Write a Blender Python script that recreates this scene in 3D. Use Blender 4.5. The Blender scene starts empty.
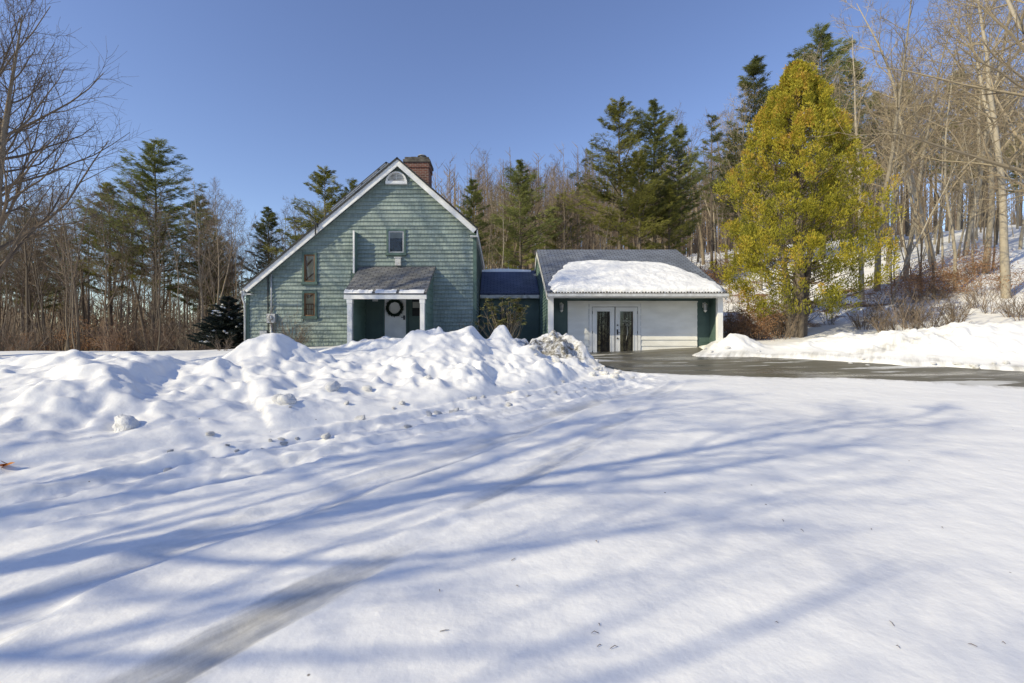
import bpy, math, random
import numpy as np
from mathutils import Vector, Matrix
random.seed(7)
S = bpy.context.scene
COL = S.collection
F = 480.0; CX = 500.0; CY = 341.5; CAMZ = 1.6
SUN = Vector((1.7, 1.0, -1.15)).normalized()
R = random.random
def U(a, b): return a + (b - a) * R()
def wx(px, y): return (px - CX) * y / F
def wz(py, y): return CAMZ + (CY - py) * y / F

# ------------------------------------------------------------------ materials
def new_mat(name):
    m = bpy.data.materials.new(name); m.use_nodes = True
    nt = m.node_tree; b = nt.nodes['Principled BSDF']
    return m, nt, b
def N(nt, t, **kw):
    n = nt.nodes.new(t)
    for k, v in kw.items():
        if k in n.inputs: n.inputs[k].default_value = v
        else: setattr(n, k, v)
    return n
def ramp(nt, src, stops):
    r = nt.nodes.new('ShaderNodeValToRGB'); e = r.color_ramp.elements
    while len(e) < len(stops): e.new(.5)
    for i, (p, c) in enumerate(stops):
        e[i].position = p; e[i].color = (c[0], c[1], c[2], 1)
    nt.links.new(src, r.inputs[0]); return r
def mat(name, c1, c2=None, rough=.7, scale=3., stretch=(1, 1, 1), bump=0., bscale=None, metal=0., spec=.5, detail=5., lo=.35, hi=.65):
    """paint / wood / metal with mottled colour and fine relief"""
    m, nt, b = new_mat(name)
    b.inputs['Roughness'].default_value = rough
    b.inputs['Metallic'].default_value = metal
    b.inputs['Specular IOR Level'].default_value = spec
    tc = N(nt, 'ShaderNodeTexCoord'); mp = N(nt, 'ShaderNodeMapping'); mp.inputs['Scale'].default_value = stretch
    nt.links.new(tc.outputs['Object'], mp.inputs[0])
    no = N(nt, 'ShaderNodeTexNoise', Scale=scale, Detail=detail)
    nt.links.new(mp.outputs[0], no.inputs['Vector'])
    c2 = c2 or tuple(x * .75 for x in c1)
    r = ramp(nt, no.outputs[0], [(lo, c2), (hi, c1)])
    nt.links.new(r.outputs[0], b.inputs['Base Color'])
    if bump:
        n2 = N(nt, 'ShaderNodeTexNoise', Scale=bscale or scale * 6, Detail=4.)
        nt.links.new(mp.outputs[0], n2.inputs['Vector'])
        bp = N(nt, 'ShaderNodeBump', Strength=1., Distance=bump)
        nt.links.new(n2.outputs[0], bp.inputs['Height']); nt.links.new(bp.outputs[0], b.inputs['Normal'])
    return m
def uvbrick(name, c1, c2, mortar, bw, rh, ms, rough=.8, bump=.004, offset=.5, noise=.5, blotch=None):
    """brick / shingle / shake pattern laid out on real surface UVs in metres"""
    m, nt, b = new_mat(name)
    b.inputs['Roughness'].default_value = rough
    uv = N(nt, 'ShaderNodeUVMap')
    br = N(nt, 'ShaderNodeTexBrick'); br.offset = offset
    br.inputs['Color1'].default_value = (*c1, 1); br.inputs['Color2'].default_value = (*c2, 1); br.inputs['Mortar'].default_value = (*mortar, 1)
    br.inputs['Scale'].default_value = 1; br.inputs['Mortar Size'].default_value = ms; br.inputs['Mortar Smooth'].default_value = .3
    br.inputs['Brick Width'].default_value = bw; br.inputs['Row Height'].default_value = rh; br.inputs['Bias'].default_value = 0
    nt.links.new(uv.outputs[0], br.inputs['Vector'])
    no = N(nt, 'ShaderNodeTexNoise', Scale=1.3, Detail=6.); nt.links.new(uv.outputs[0], no.inputs['Vector'])
    r = ramp(nt, no.outputs[0], [(.3, (1 - noise,) * 3), (.7, (1 + noise * .3,) * 3)])
    mx = N(nt, 'ShaderNodeMix', data_type='RGBA', blend_type='MULTIPLY'); mx.inputs[0].default_value = 1
    nt.links.new(br.outputs[0], mx.inputs[6]); nt.links.new(r.outputs[0], mx.inputs[7])
    out = mx.outputs[2]
    if blotch:
        n3 = N(nt, 'ShaderNodeTexNoise', Scale=.55, Detail=5.); nt.links.new(uv.outputs[0], n3.inputs['Vector'])
        r3 = ramp(nt, n3.outputs[0], [(.52, (0, 0, 0)), (.68, (1, 1, 1))])
        m3 = N(nt, 'ShaderNodeMix', data_type='RGBA'); m3.inputs[7].default_value = (*blotch, 1)
        ma = N(nt, 'ShaderNodeMath', operation='MULTIPLY'); ma.inputs[1].default_value = .55
        nt.links.new(r3.outputs[0], ma.inputs[0]); nt.links.new(ma.outputs[0], m3.inputs[0])
        nt.links.new(out, m3.inputs[6]); out = m3.outputs[2]
    nt.links.new(out, b.inputs['Base Color'])
    bp = N(nt, 'ShaderNodeBump', Strength=1., Distance=bump); bp.invert = True
    nt.links.new(br.outputs[1], bp.inputs['Height']); nt.links.new(bp.outputs[0], b.inputs['Normal'])
    return m
def varmat(name, stops, rough=.75, trans=0., objvar=.25, spec=.3):
    """foliage / bark whose colour differs from clump to clump (attribute 'var') and tree to tree"""
    m, nt, b = new_mat(name)
    b.inputs['Roughness'].default_value = rough; b.inputs['Specular IOR Level'].default_value = spec
    at = N(nt, 'ShaderNodeAttribute', attribute_name='var')
    r = ramp(nt, at.outputs['Fac'], stops)
    oi = N(nt, 'ShaderNodeObjectInfo')
    mr = N(nt, 'ShaderNodeMapRange'); mr.inputs['To Min'].default_value = 1 - objvar; mr.inputs['To Max'].default_value = 1 + objvar
    nt.links.new(oi.outputs['Random'], mr.inputs[0])
    mx = N(nt, 'ShaderNodeMix', data_type='RGBA', blend_type='MULTIPLY'); mx.inputs[0].default_value = 1
    nt.links.new(r.outputs[0], mx.inputs[6]); nt.links.new(mr.outputs[0], mx.inputs[7])
    nt.links.new(mx.outputs[2], b.inputs['Base Color'])
    if trans:
        tr = N(nt, 'ShaderNodeBsdfTranslucent'); nt.links.new(mx.outputs[2], tr.inputs[0])
        ms = N(nt, 'ShaderNodeMixShader'); ms.inputs[0].default_value = trans
        nt.links.new(b.outputs[0], ms.inputs[1]); nt.links.new(tr.outputs[0], ms.inputs[2])
        nt.links.new(ms.outputs[0], nt.nodes['Material Output'].inputs[0])
    return m

M = {}
M['shake'] = uvbrick('cedar_shake_paint', (.265, .335, .315), (.215, .28, .26), (.15, .20, .18), .13, 10., .006, rough=.7, bump=.006, offset=0, noise=.3, blotch=(.31, .37, .345))
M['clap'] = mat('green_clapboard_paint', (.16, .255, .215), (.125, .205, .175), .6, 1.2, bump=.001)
M['darkgreen'] = mat('shaded_green_panel_paint', (.075, .125, .11), (.05, .09, .08), .6, 1.5, bump=.001)  # siding green darkened to carry the shade of recess, porch and breezeway
M['greentrim'] = mat('green_trim_paint', (.075, .135, .115), (.055, .10, .085), .55, 3)
M['white'] = mat('white_trim_paint', (.80, .80, .78), (.70, .70, .68), .5, 2.2, bump=.0008)
M['whitewall'] = mat('white_board_paint', (.83, .82, .77), (.74, .73, .68), .6, 1.8, stretch=(1, 1, 2.5), bump=.001)
M['dirtywhite'] = mat('weathered_white_paint', (.6, .6, .57), (.3, .27, .22), .6, 3.5, lo=.3, hi=.5)
M['shingle'] = uvbrick('asphalt_shingle', (.235, .265, .32), (.165, .19, .235), (.055, .062, .078), .3, .14, .022, rough=.85, bump=.006, noise=.25)
M['shingle_old'] = uvbrick('weathered_shingle', (.24, .24, .24), (.165, .17, .175), (.05, .05, .05), .28, .13, .012, rough=.9, bump=.006, noise=.35)
M['shingle_blue'] = uvbrick('blue_grey_shingle', (.105, .13, .20), (.08, .10, .165), (.03, .036, .06), .3, .14, .012, rough=.85, bump=.006, noise=.25)
M['brick'] = uvbrick('chimney_brick', (.19, .06, .042), (.10, .036, .028), (.26, .23, .21), .21, .072, .009, rough=.9, bump=.006, noise=.5, blotch=(.10, .055, .045))
M['stone'] = mat('sooty_concrete', (.13, .12, .11), (.05, .045, .04), .9, 6, bump=.01)
M['clay'] = mat('galvanised_flue', (.35, .36, .36), (.22, .22, .22), .5, 5, metal=.3)
M['metal'] = mat('grey_meter_metal', (.50, .51, .52), (.38, .39, .40), .45, 8, metal=.2)
M['black'] = mat('black_hardware', (.015, .015, .016), None, .4, 9)
M['cable'] = mat('black_cable', (.02, .022, .022), None, .6, 9)
M['wood_in'] = mat('interior_pine', (.26, .12, .045), (.15, .07, .025), .6, 3, stretch=(8, 8, 1))
M['cream'] = mat('interior_cream', (.78, .70, .50), (.66, .58, .42), .8, 1.2)
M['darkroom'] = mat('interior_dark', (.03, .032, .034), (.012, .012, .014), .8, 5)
M['curtain'] = mat('roller_blind', (.45, .45, .40), (.38, .38, .33), .8, 3)
M['steel'] = mat('aluminium_gutter', (.62, .63, .63), (.45, .45, .44), .45, 4)
M['wreath'] = varmat('wreath_greens', [(0, (.015, .03, .018)), (1, (.04, .055, .03))])
M['ribbon'] = mat('grey_ribbon', (.10, .10, .11), None, .6, 9)
M['orange'] = mat('orange_leaf', (.75, .28, .02), (.35, .10, .01), .6, 9)
def glass_mat(name, tint, dark=.6):
    m, nt, b = new_mat(name)
    b.inputs['Base Color'].default_value = (*tint, 1); b.inputs['Roughness'].default_value = .03
    b.inputs['Specular IOR Level'].default_value = .9
    tr = N(nt, 'ShaderNodeBsdfTransparent'); tr.inputs[0].default_value = (.8, .82, .8, 1)
    fr = N(nt, 'ShaderNodeFresnel', IOR=1.5)
    gl = N(nt, 'ShaderNodeBsdfGlossy', Roughness=.02)
    ms = N(nt, 'ShaderNodeMixShader'); ms2 = N(nt, 'ShaderNodeMixShader'); ms2.inputs[0].default_value = dark
    nt.links.new(tr.outputs[0], ms2.inputs[1]); nt.links.new(b.outputs[0], ms2.inputs[2])
    ma = N(nt, 'ShaderNodeMath', operation='MULTIPLY_ADD'); ma.inputs[1].default_value = 1.; ma.inputs[2].default_value = .02
    nt.links.new(fr.outputs[0], ma.inputs[0]); nt.links.new(ma.outputs[0], ms.inputs[0])
    nt.links.new(ms2.outputs[0], ms.inputs[1]); nt.links.new(gl.outputs[0], ms.inputs[2])
    nt.links.new(ms.outputs[0], nt.nodes['Material Output'].inputs[0])
    return m
M['glass'] = glass_mat('window_glass', (.02, .025, .03), .12)
M['bark'] = varmat('grey_brown_bark', [(0, (0.101, 0.078, 0.057)), (.55, (0.209, 0.169, 0.124)), (1, (0.338, 0.290, 0.223))], rough=.9, objvar=.3)
M['palebark'] = varmat('pale_grey_bark', [(0, (0.176, 0.149, 0.115)), (.5, (0.324, 0.284, 0.223)), (1, (0.486, 0.446, 0.365))], rough=.9, objvar=.22)
M['twig'] = varmat('twigs', [(0, (0.123, 0.094, 0.072)), (1, (0.275, 0.210, 0.152))], rough=.9, objvar=.3)
M['paletwig'] = varmat('pale_twigs', [(0, (0.176, 0.135, 0.095)), (1, (0.405, 0.338, 0.230))], rough=.9, objvar=.25)
M['pinebark'] = varmat('pine_bark', [(0, (0.070, 0.059, 0.049)), (1, (0.210, 0.175, 0.140))], rough=.95, objvar=.25)
M['needle'] = varmat('pine_needles', [(0, (.07, .085, .032)), (.6, (.19, .21, .07)), (1, (.31, .32, .095))], trans=.35, objvar=.2)
M['needle_warm'] = varmat('olive_needles', [(0, (.09, .095, .03)), (.6, (.23, .235, .06)), (1, (.37, .35, .09))], trans=.35, objvar=.2)  # warmer olive needle colour for some of the pines
M['needle_blue'] = varmat('dark_spruce_needles', [(0, (.014, .022, .018)), (1, (.045, .06, .05))], trans=.15, objvar=.1)
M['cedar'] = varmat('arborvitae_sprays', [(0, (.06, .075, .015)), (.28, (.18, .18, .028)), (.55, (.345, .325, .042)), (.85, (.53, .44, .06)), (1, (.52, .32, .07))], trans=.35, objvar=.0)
M['rhodo'] = varmat('rhododendron_leaves', [(0, (0.081, 0.115, 0.041)), (.5, (0.270, 0.284, 0.101)), (1, (0.513, 0.446, 0.203))], trans=.25, objvar=.0)
M['beech'] = varmat('dry_beech_leaves', [(0, (.19, .10, .055)), (.5, (.38, .21, .11)), (1, (.52, .33, .19))], trans=.35, objvar=.15)
M['brush'] = varmat('brown_brush', [(0, (0.095, 0.074, 0.057)), (1, (0.270, 0.209, 0.155))], rough=.9, objvar=.3)
M['redbrush'] = varmat('reddish_brush', [(0, (.10, .065, .045)), (1, (.25, .165, .115))], rough=.9, objvar=.2)

def snow_mat():
    m, nt, b = new_mat('snow')
    b.inputs['Roughness'].default_value = .65; b.inputs['Specular IOR Level'].default_value = .25
    tc = N(nt, 'ShaderNodeTexCoord')
    mp = N(nt, 'ShaderNodeMapping'); mp.vector_type = 'TEXTURE'; mp.inputs['Rotation'].default_value = (0, 0, math.radians(50)); mp.inputs['Scale'].default_value = (2.6, .26, 1)
    nt.links.new(tc.outputs['Object'], mp.inputs[0])
    n1 = N(nt, 'ShaderNodeTexNoise', Scale=1.4, Detail=8., Roughness=.62); nt.links.new(mp.outputs[0], n1.inputs['Vector'])
    n2 = N(nt, 'ShaderNodeTexNoise', Scale=.5, Detail=7.); nt.links.new(tc.outputs['Object'], n2.inputs['Vector'])
    n3 = N(nt, 'ShaderNodeTexNoise', Scale=14., Detail=6.); nt.links.new(tc.outputs['Object'], n3.inputs['Vector'])
    base = ramp(nt, n2.outputs[0], [(.3, (.80, .80, .80)), (.7, (.86, .86, .85))])
    at = N(nt, 'ShaderNodeAttribute', attribute_name='dirt')
    a1 = N(nt, 'ShaderNodeMath', operation='MULTIPLY_ADD'); a1.inputs[1].default_value = 2.6; a1.inputs[2].default_value = -1.32
    nt.links.new(n1.outputs[0], a1.inputs[0])
    a2 = N(nt, 'ShaderNodeMath', operation='ADD'); nt.links.new(a1.outputs[0], a2.inputs[0]); nt.links.new(at.outputs['Fac'], a2.inputs[1])
    a3 = N(nt, 'ShaderNodeMath', operation='MULTIPLY'); nt.links.new(a2.outputs[0], a3.inputs[0])
    sm = N(nt, 'ShaderNodeMath', operation='MULTIPLY', use_clamp=True); sm.inputs[1].default_value = 4; nt.links.new(at.outputs['Fac'], sm.inputs[0])
    nt.links.new(sm.outputs[0], a3.inputs[1])
    dr = ramp(nt, a3.outputs[0], [(.02, (0, 0, 0)), (.9, (1, 1, 1))])
    mx = N(nt, 'ShaderNodeMix', data_type='RGBA'); mx.inputs[7].default_value = (.44, .43, .40, 1)
    nt.links.new(dr.outputs[0], mx.inputs[0]); nt.links.new(base.outputs[0], mx.inputs[6])
    # grit: coarse dark crumbs and leaf litter where 'grit' is painted by the terrain code
    ag = N(nt, 'ShaderNodeAttribute', attribute_name='grit')
    n4 = N(nt, 'ShaderNodeTexNoise', Scale=9., Detail=9., Roughness=.75); nt.links.new(tc.outputs['Object'], n4.inputs['Vector'])
    g1 = N(nt, 'ShaderNodeMath', operation='MULTIPLY'); nt.links.new(n4.outputs[0], g1.inputs[0]); nt.links.new(ag.outputs['Fac'], g1.inputs[1])
    gr = ramp(nt, g1.outputs[0], [(.40, (0, 0, 0)), (.55, (1, 1, 1))])
    mg = N(nt, 'ShaderNodeMix', data_type='RGBA'); mg.inputs[7].default_value = (.17, .155, .12, 1)
    nt.links.new(gr.outputs[0], mg.inputs[0]); nt.links.new(mx.outputs[2], mg.inputs[6])
    al = N(nt, 'ShaderNodeAttribute', attribute_name='litter')
    n5 = N(nt, 'ShaderNodeTexNoise', Scale=.8, Detail=10., Roughness=.7); nt.links.new(tc.outputs['Object'], n5.inputs['Vector'])
    l1 = N(nt, 'ShaderNodeMath', operation='MULTIPLY'); nt.links.new(n5.outputs[0], l1.inputs[0]); nt.links.new(al.outputs['Fac'], l1.inputs[1])
    lr = ramp(nt, l1.outputs[0], [(.44, (0, 0, 0)), (.50, (1, 1, 1))])
    ml = N(nt, 'ShaderNodeMix', data_type='RGBA'); ml.inputs[7].default_value = (.21, .12, .065, 1)
    nt.links.new(lr.outputs[0], ml.inputs[0]); nt.links.new(mg.outputs[2], ml.inputs[6])
    # tiny specks
    vo = N(nt, 'ShaderNodeTexVoronoi', Scale=2.3); vo.inputs['Randomness'].default_value = 1
    nt.links.new(tc.outputs['Object'], vo.inputs['Vector'])
    sp = ramp(nt, vo.outputs['Distance'], [(.014, (1, 1, 1)), (.024, (0, 0, 0))])
    mspk = N(nt, 'ShaderNodeMix', data_type='RGBA'); mspk.inputs[7].default_value = (.16, .13, .10, 1)
    nt.links.new(sp.outputs[0], mspk.inputs[0]); nt.links.new(ml.outputs[2], mspk.inputs[6])
    nt.links.new(mspk.outputs[2], b.inputs['Base Color'])
    ad = N(nt, 'ShaderNodeMath', operation='MULTIPLY_ADD'); ad.inputs[1].default_value = .35
    nt.links.new(n1.outputs[0], ad.inputs[0]); nt.links.new(n3.outputs[0], ad.inputs[2])
    bp = N(nt, 'ShaderNodeBump', Strength=.7, Distance=.009)
    nt.links.new(ad.outputs[0], bp.inputs['Height']); nt.links.new(bp.outputs[0], b.inputs['Normal'])
    wet = ramp(nt, dr.outputs[0], [(.2, (.65,) * 3), (1, (.38,) * 3)]); nt.links.new(wet.outputs[0], b.inputs['Roughness'])
    return m
M['snow'] = snow_mat()
M['roofsnow'] = mat('roof_snow', (.88, .88, .87), (.80, .80, .80), .65, 2.5, bump=.03, bscale=9)
def asphalt():
    m, nt, b = new_mat('wet_asphalt')
    tc = N(nt, 'ShaderNodeTexCoord')
    mp = N(nt, 'ShaderNodeMapping'); mp.inputs['Rotation'].default_value = (0, 0, math.radians(-35)); mp.inputs['Scale'].default_value = (.3, 1.6, 1)
    nt.links.new(tc.outputs['Object'], mp.inputs[0])
    n1 = N(nt, 'ShaderNodeTexNoise', Scale=.9, Detail=8., Roughness=.6); nt.links.new(mp.outputs[0], n1.inputs['Vector'])
    n2 = N(nt, 'ShaderNodeTexNoise', Scale=60., Detail=3.); nt.links.new(tc.outputs['Object'], n2.inputs['Vector'])
    c = ramp(nt, n1.outputs[0], [(.34, (.05, .05, .045)), (.50, (.125, .115, .088)), (.59, (.15, .14, .105)), (.605, (.5, .5, .48)), (.68, (.66, .66, .65))])
    nt.links.new(c.outputs[0], b.inputs['Base Color'])
    r = ramp(nt, n1.outputs[0], [(.38, (.16,) * 3), (.55, (.6,) * 3)]); nt.links.new(r.outputs[0], b.inputs['Roughness'])
    bp = N(nt, 'ShaderNodeBump', Strength=.5, Distance=.004); nt.links.new(n2.outputs[0], bp.inputs['Height']); nt.links.new(bp.outputs[0], b.inputs['Normal'])
    return m
M['asphalt'] = asphalt()

# ------------------------------------------------------------------ object helpers
ROOT = {}
def tag(o, label=None, cat=None, group=None, kind=None):
    if label: o['label'] = label
    if cat: o['category'] = cat
    if group: o['group'] = group
    if kind: o['kind'] = kind
    return o
def thing(name, loc, label, cat, group=None):
    o = bpy.data.objects.new(name, None); COL.objects.link(o); o.location = loc; o.empty_display_size = .3
    ROOT[o.name] = Vector(loc); return tag(o, label, cat, group)
class MB:
    def __init__(s): s.v = []; s.f = []; s.uv = []; s.var = []
    def face(s, pts, uv=None, var=.5):
        n = len(s.v); s.v += [tuple(p) for p in pts]; s.f.append(tuple(range(n, n + len(pts))))
        s.uv += uv if uv else [(p[0], p[2]) for p in pts]; s.var += [var] * len(pts)
    def hexa(s, p, var=.5):
        """8 corners: 0-3 one side (ccw), 4-7 the opposite side"""
        for q in ((0, 1, 2, 3), (7, 6, 5, 4), (0, 4, 5, 1), (1, 5, 6, 2), (2, 6, 7, 3), (3, 7, 4, 0)):
            pts = [Vector(p[i]) for i in q]
            nn = (pts[1] - pts[0]).cross(pts[3] - pts[0])
            ax = max(range(3), key=lambda i: abs(nn[i]))
            uv = [((a[1], a[2]) if ax == 0 else (a[0], a[2]) if ax == 1 else (a[0], a[1])) for a in pts]
            s.face(pts, uv, var)
    def box(s, x0, x1, y0, y1, z0, z1, var=.5):
        s.hexa([(x0, y0, z0), (x1, y0, z0), (x1, y0, z1), (x0, y0, z1), (x0, y1, z0), (x1, y1, z0), (x1, y1, z1), (x0, y1, z1)], var)
    def prism_y(s, poly, y0, y1):
        """polygon in (x,z) extruded along y"""
        s.face([(x, y0, z) for x, z in poly]); s.face([(x, y1, z) for x, z in poly][::-1])
        for i in range(len(poly)):
            a, b = poly[i], poly[(i + 1) % len(poly)]
            l = math.hypot(b[0] - a[0], b[1] - a[1])
            s.face([(a[0], y0, a[1]), (a[0], y1, a[1]), (b[0], y1, b[1]), (b[0], y0, b[1])], [(y0, 0), (y1, 0), (y1, l), (y0, l)])
    def slab(s, a, b, c, d, t):
        """roof slab: a,b lower edge, c,d upper edge (b->c), thickness t downwards; uv in metres"""
        a, b, c, d = map(Vector, (a, b, c, d)); nn = (b - a).cross(d - a).normalized() * t
        if nn.z < 0: nn = -nn
        L = (d - a).length; w = (b - a).normalized()
        def uvp(p): return ((p - a).dot(w), (p - a - w * (p - a).dot(w)).length)
        s.face([a, b, c, d], [uvp(p) for p in (a, b, c, d)])
        q = [p - nn for p in (a, b, c, d)]
        s.face(q[::-1])
        top = [a, b, c, d]
        for i in range(4):
            j = (i + 1) % 4; s.face([top[i], q[i], q[j], top[j]], [(0, 0), (0, .05), (1, .05), (1, 0)])
    def tube(s, pts, rs, sides=6, var=.5, cap=True):
        n0 = len(s.v); up = Vector((0, 0, 1)); P = [Vector(p) for p in pts]
        for i, p in enumerate(P):
            d = (P[min(i + 1, len(P) - 1)] - P[max(i - 1, 0)])
            if d.length < 1e-6: d = up.copy()
            d.normalize(); a = d.cross(up if abs(d.z) < .95 else Vector((1, 0, 0))).normalized(); b = d.cross(a)
            for k in range(sides):
                t = k * 2 * math.pi / sides; q = p + (a * math.cos(t) + b * math.sin(t)) * rs[i]
                s.v.append((q.x, q.y, q.z)); s.uv.append((t * rs[i], i * .2)); s.var.append(var)
        for i in range(len(P) - 1):
            for k in range(sides):
                a0 = n0 + i * sides + k; a1 = n0 + i * sides + (k + 1) % sides
                s.f.append((a0, a1, a1 + sides, a0 + sides))
        if cap:
            s.f.append(tuple(n0 + (len(P) - 1) * sides + k for k in range(sides))); s.f.append(tuple(n0 + k for k in range(sides))[::-1])
    def data(s, name, m, off=Vector((0, 0, 0)), smooth=False):
        me = bpy.data.meshes.new(name)
        v = np.array(s.v, dtype=np.float64).reshape(-1, 3) - np.array(off)
        me.from_pydata(v.tolist(), [], s.f)
        ul = me.uv_layers.new(name='UVMap'); vi = np.zeros(len(me.loops), dtype=np.int32); me.loops.foreach_get('vertex_index', vi)
        ul.data.foreach_set('uv', np.array(s.uv, dtype=np.float32).reshape(-1, 2)[vi].ravel())
        at = me.attributes.new('var', 'FLOAT', 'POINT'); at.data.foreach_set('value', np.array(s.var, dtype=np.float32))
        if smooth: me.polygons.foreach_set('use_smooth', [True] * len(me.polygons))
        me.materials.append(m); me.update(); return me
    def build(s, name, m, parent=None, smooth=False, bevel=0.):
        r = parent
        while r is not None and r.parent is not None: r = r.parent
        off = ROOT[r.name] if r is not None else Vector((0, 0, 0))
        me = s.data(name, m, off, smooth)
        o = bpy.data.objects.new(name, me); COL.objects.link(o)
        if parent is not None: o.parent = parent
        if bevel:
            b = o.modifiers.new('bevel', 'BEVEL'); b.width = bevel; b.segments = 2; b.limit_method = 'ANGLE'
        return o

# ------------------------------------------------------------------ terrain
def ss(a, b, x):
    t = np.clip((x - a) / (b - a), 0, 1); return t * t * (3 - 2 * t)
_rs = np.random.RandomState(3); PT = _rs.rand(256, 256)
def vnoise(x, y):
    xi = np.floor(x).astype(int); yi = np.floor(y).astype(int); fx = x - xi; fy = y - yi
    fx = fx * fx * fx * (fx * (fx * 6 - 15) + 10); fy = fy * fy * fy * (fy * (fy * 6 - 15) + 10)
    a = PT[xi & 255, yi & 255]; b = PT[(xi + 1) & 255, yi & 255]; c = PT[xi & 255, (yi + 1) & 255]; d = PT[(xi + 1) & 255, (yi + 1) & 255]
    return (a * (1 - fx) + b * fx) * (1 - fy) + (c * (1 - fx) + d * fx) * fy
def fbm(x, y, o=4, g=.5):
    s = 0; a = 1; t = 0
    for i in range(o):
        c, sn = math.cos(i * 1.1), math.sin(i * 1.1)
        s = s + a * (vnoise((x * c - y * sn) * 2 ** i + 17.3 * i, (x * sn + y * c) * 2 ** i + 9.1 * i) - .5); t += a; a *= g
    return s / t * 2
def base(x, y):
    x = np.asarray(x, dtype=float); y = np.asarray(y, dtype=float)
    yy = np.clip(y, -12, None)
    z = .058 * yy - .058 * np.maximum(0, yy - 17.5)
    z = z + .36 * ss(2.5, -1.5, x) * ss(11.5, 16, y)
    left = ss(-5, -13, x)
    z = z - left * (.36 * ss(14, 20, y) * .75 + np.minimum(.03 * np.maximum(0, y - 20), 1.2))
    h = (y + .62 * x - 25) * (1 - .0 * x)
    hill = .30 * np.log1p(np.exp(np.clip(h / 3., -30, 30))) * 3
    hill = 26 * (1 - np.exp(-hill / 26)) 
    hill = hill * ss(-34, -6, x + .0 * y)
    return z + hill + .25 * fbm(x * .09, y * .09, 3) * ss(20, 40, np.hypot(x, y))
MOUNDS = []
def mound(px, py, Y, rx, ry, p=2.):
    x = wx(px, Y); h = wz(py, Y) - float(base(x, Y)); MOUNDS.append((x, Y, h, rx, ry, p))
# crest of the ploughed bank, left to right
for a in [(-120, 388, 8.2, 1.5, 1.3), (-50, 380, 8.2, 1.2, 1.2), (20, 373, 8.2, 1.1, 1.2), (80, 368, 8.2, 1.0, 1.3), (122, 371, 7.7, .6, 1.2, 3), (190, 384, 8.5, .9, 1.0), (235, 366, 9.2, .7, .8),
          (272, 354, 9.7, .7, .7, 2.6), (318, 366, 10, .8, .8), (360, 372, 10, .8, .9), (395, 350, 11, .7, .8), (428, 343, 11.3, .6, .8, 2.4), (455, 350, 11.3, .45, .8), (412, 353, 11.0, .35, .5, 3), (470, 338, 11.6, .3, .5), (478, 350, 11.6, .6, .8),
          (500, 335, 12.2, .33, .5, 2.2), (522, 345, 12.8, .7, .7), (548, 343, 13.3, .75, .9, 2.4), (572, 352, 13.3, .55, .8), (378, 341, 15.2, 1.0, .6), (352, 350, 14.6, .9, .7)]: mound(*a)
# front shoulder of the bank
for a in [(-60, 440, 6.2, 1.0, .8), (20, 425, 6.4, .9, .8), (88, 412, 6.6, .75, .6, 3), (120, 440, 5.9, .33, .26, 3), (60, 405, 7.2, 1., .7), (160, 410, 7.4, 1., .8), (225, 398, 7.9, .6, .5), (222, 386, 8.3, .35, .25, 3),
          (262, 436, 6.9, .55, .35), (283, 431, 6.9, .16, .15, 3), (300, 405, 8.1, .8, .6), (350, 392, 9.0, .8, .6), (420, 380, 10., .8, .6), (470, 370, 10.9, .7, .6), (330, 425, 7.9, .17, .14, 3), (120, 468, 5.2, .3, .2, 2), (5, 478, 4.9, .35, .3, 3),
          (60, 470, 5.0, .3, .25, 2), (390, 405, 8.9, .3, .2, 2), (560, 372, 12., .8, .7), (585, 380, 11.9, .5, .4)]: mound(*a); MOUNDS[-1] = MOUNDS[-1][:2] + (MOUNDS[-1][2] * 1.45 + .06,) + MOUNDS[-1][3:]
for a in [(95, 392, 7.0, .75, .6, 2.6), (40, 400, 6.6, .8, .6, 2.4), (-50, 400, 6.6, 1., .8), (165, 402, 7.2, .45, .4, 3), (215, 392, 7.9, .6, .5, 2.6), (290, 394, 8.4, .6, .5, 2.4), (345, 388, 9.2, .5, .45, 2.6), (20, 440, 5.6, .55, .4, 2.4), (150, 428, 6.3, .35, .3, 3)]: mound(*a)
# right bank behind the driveway
for a in [(735, 340, 16.9, .75, .7, 2.2), (705, 352, 16.9, .6, .5), (765, 349, 16.5, .9, .6), (800, 347, 16.2, 1., .7), (845, 340, 15.8, 1.3, 1.), (900, 335, 15.2, 1.4, 1.1), (960, 334, 14.6, 1.4, 1.1), (1020, 329, 14.2, 1.5, 1.2), (1100, 322, 14.2, 1.8, 1.6), (1200, 320, 13.5, 2.2, 1.8), (1300, 325, 13., 2.2, 1.8)]: mound(*a)
def gpt(px, py):   # pixel on the flat forward ground -> world, used to lay the tyre ruts
    Y = CAMZ * F / (py - CY + .058 * F); return (wx(px, Y), Y)
RUTS = [([(-60, 520), (60, 498), (200, 465), (330, 440), (430, 418), (520, 402), (600, 388), (640, 380)], .17, .06, .15),
        ([(-60, 545), (60, 522), (200, 487), (340, 457), (450, 432), (560, 406), (630, 388)], .13, .04, .12),
        ([(60, 740), (200, 668), (290, 618), (350, 585), (450, 530)], .09, .02, .5),
        ([(-160, 720), (60, 600), (200, 545), (340, 500), (470, 455), (570, 415), (640, 390)], .15, .035, .2),
        ([(470, 515), (540, 475), (600, 440), (650, 405), (680, 385)], .10, .015, .22)]
def pdist(x, y, pl):
    best = np.full(x.shape, 1e9); along = np.zeros(x.shape); acc = 0
    for (ax, ay), (bx, by) in zip(pl[:-1], pl[1:]):
        dx, dy = bx - ax, by - ay; L = math.hypot(dx, dy)
        t = np.clip(((x - ax) * dx + (y - ay) * dy) / L / L, 0, 1)
        d = np.hypot(x - ax - t * dx, y - ay - t * dy); k = d < best
        best = np.where(k, d, best); along = np.where(k, acc + t * L, along); acc += L
    return best, along
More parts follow.
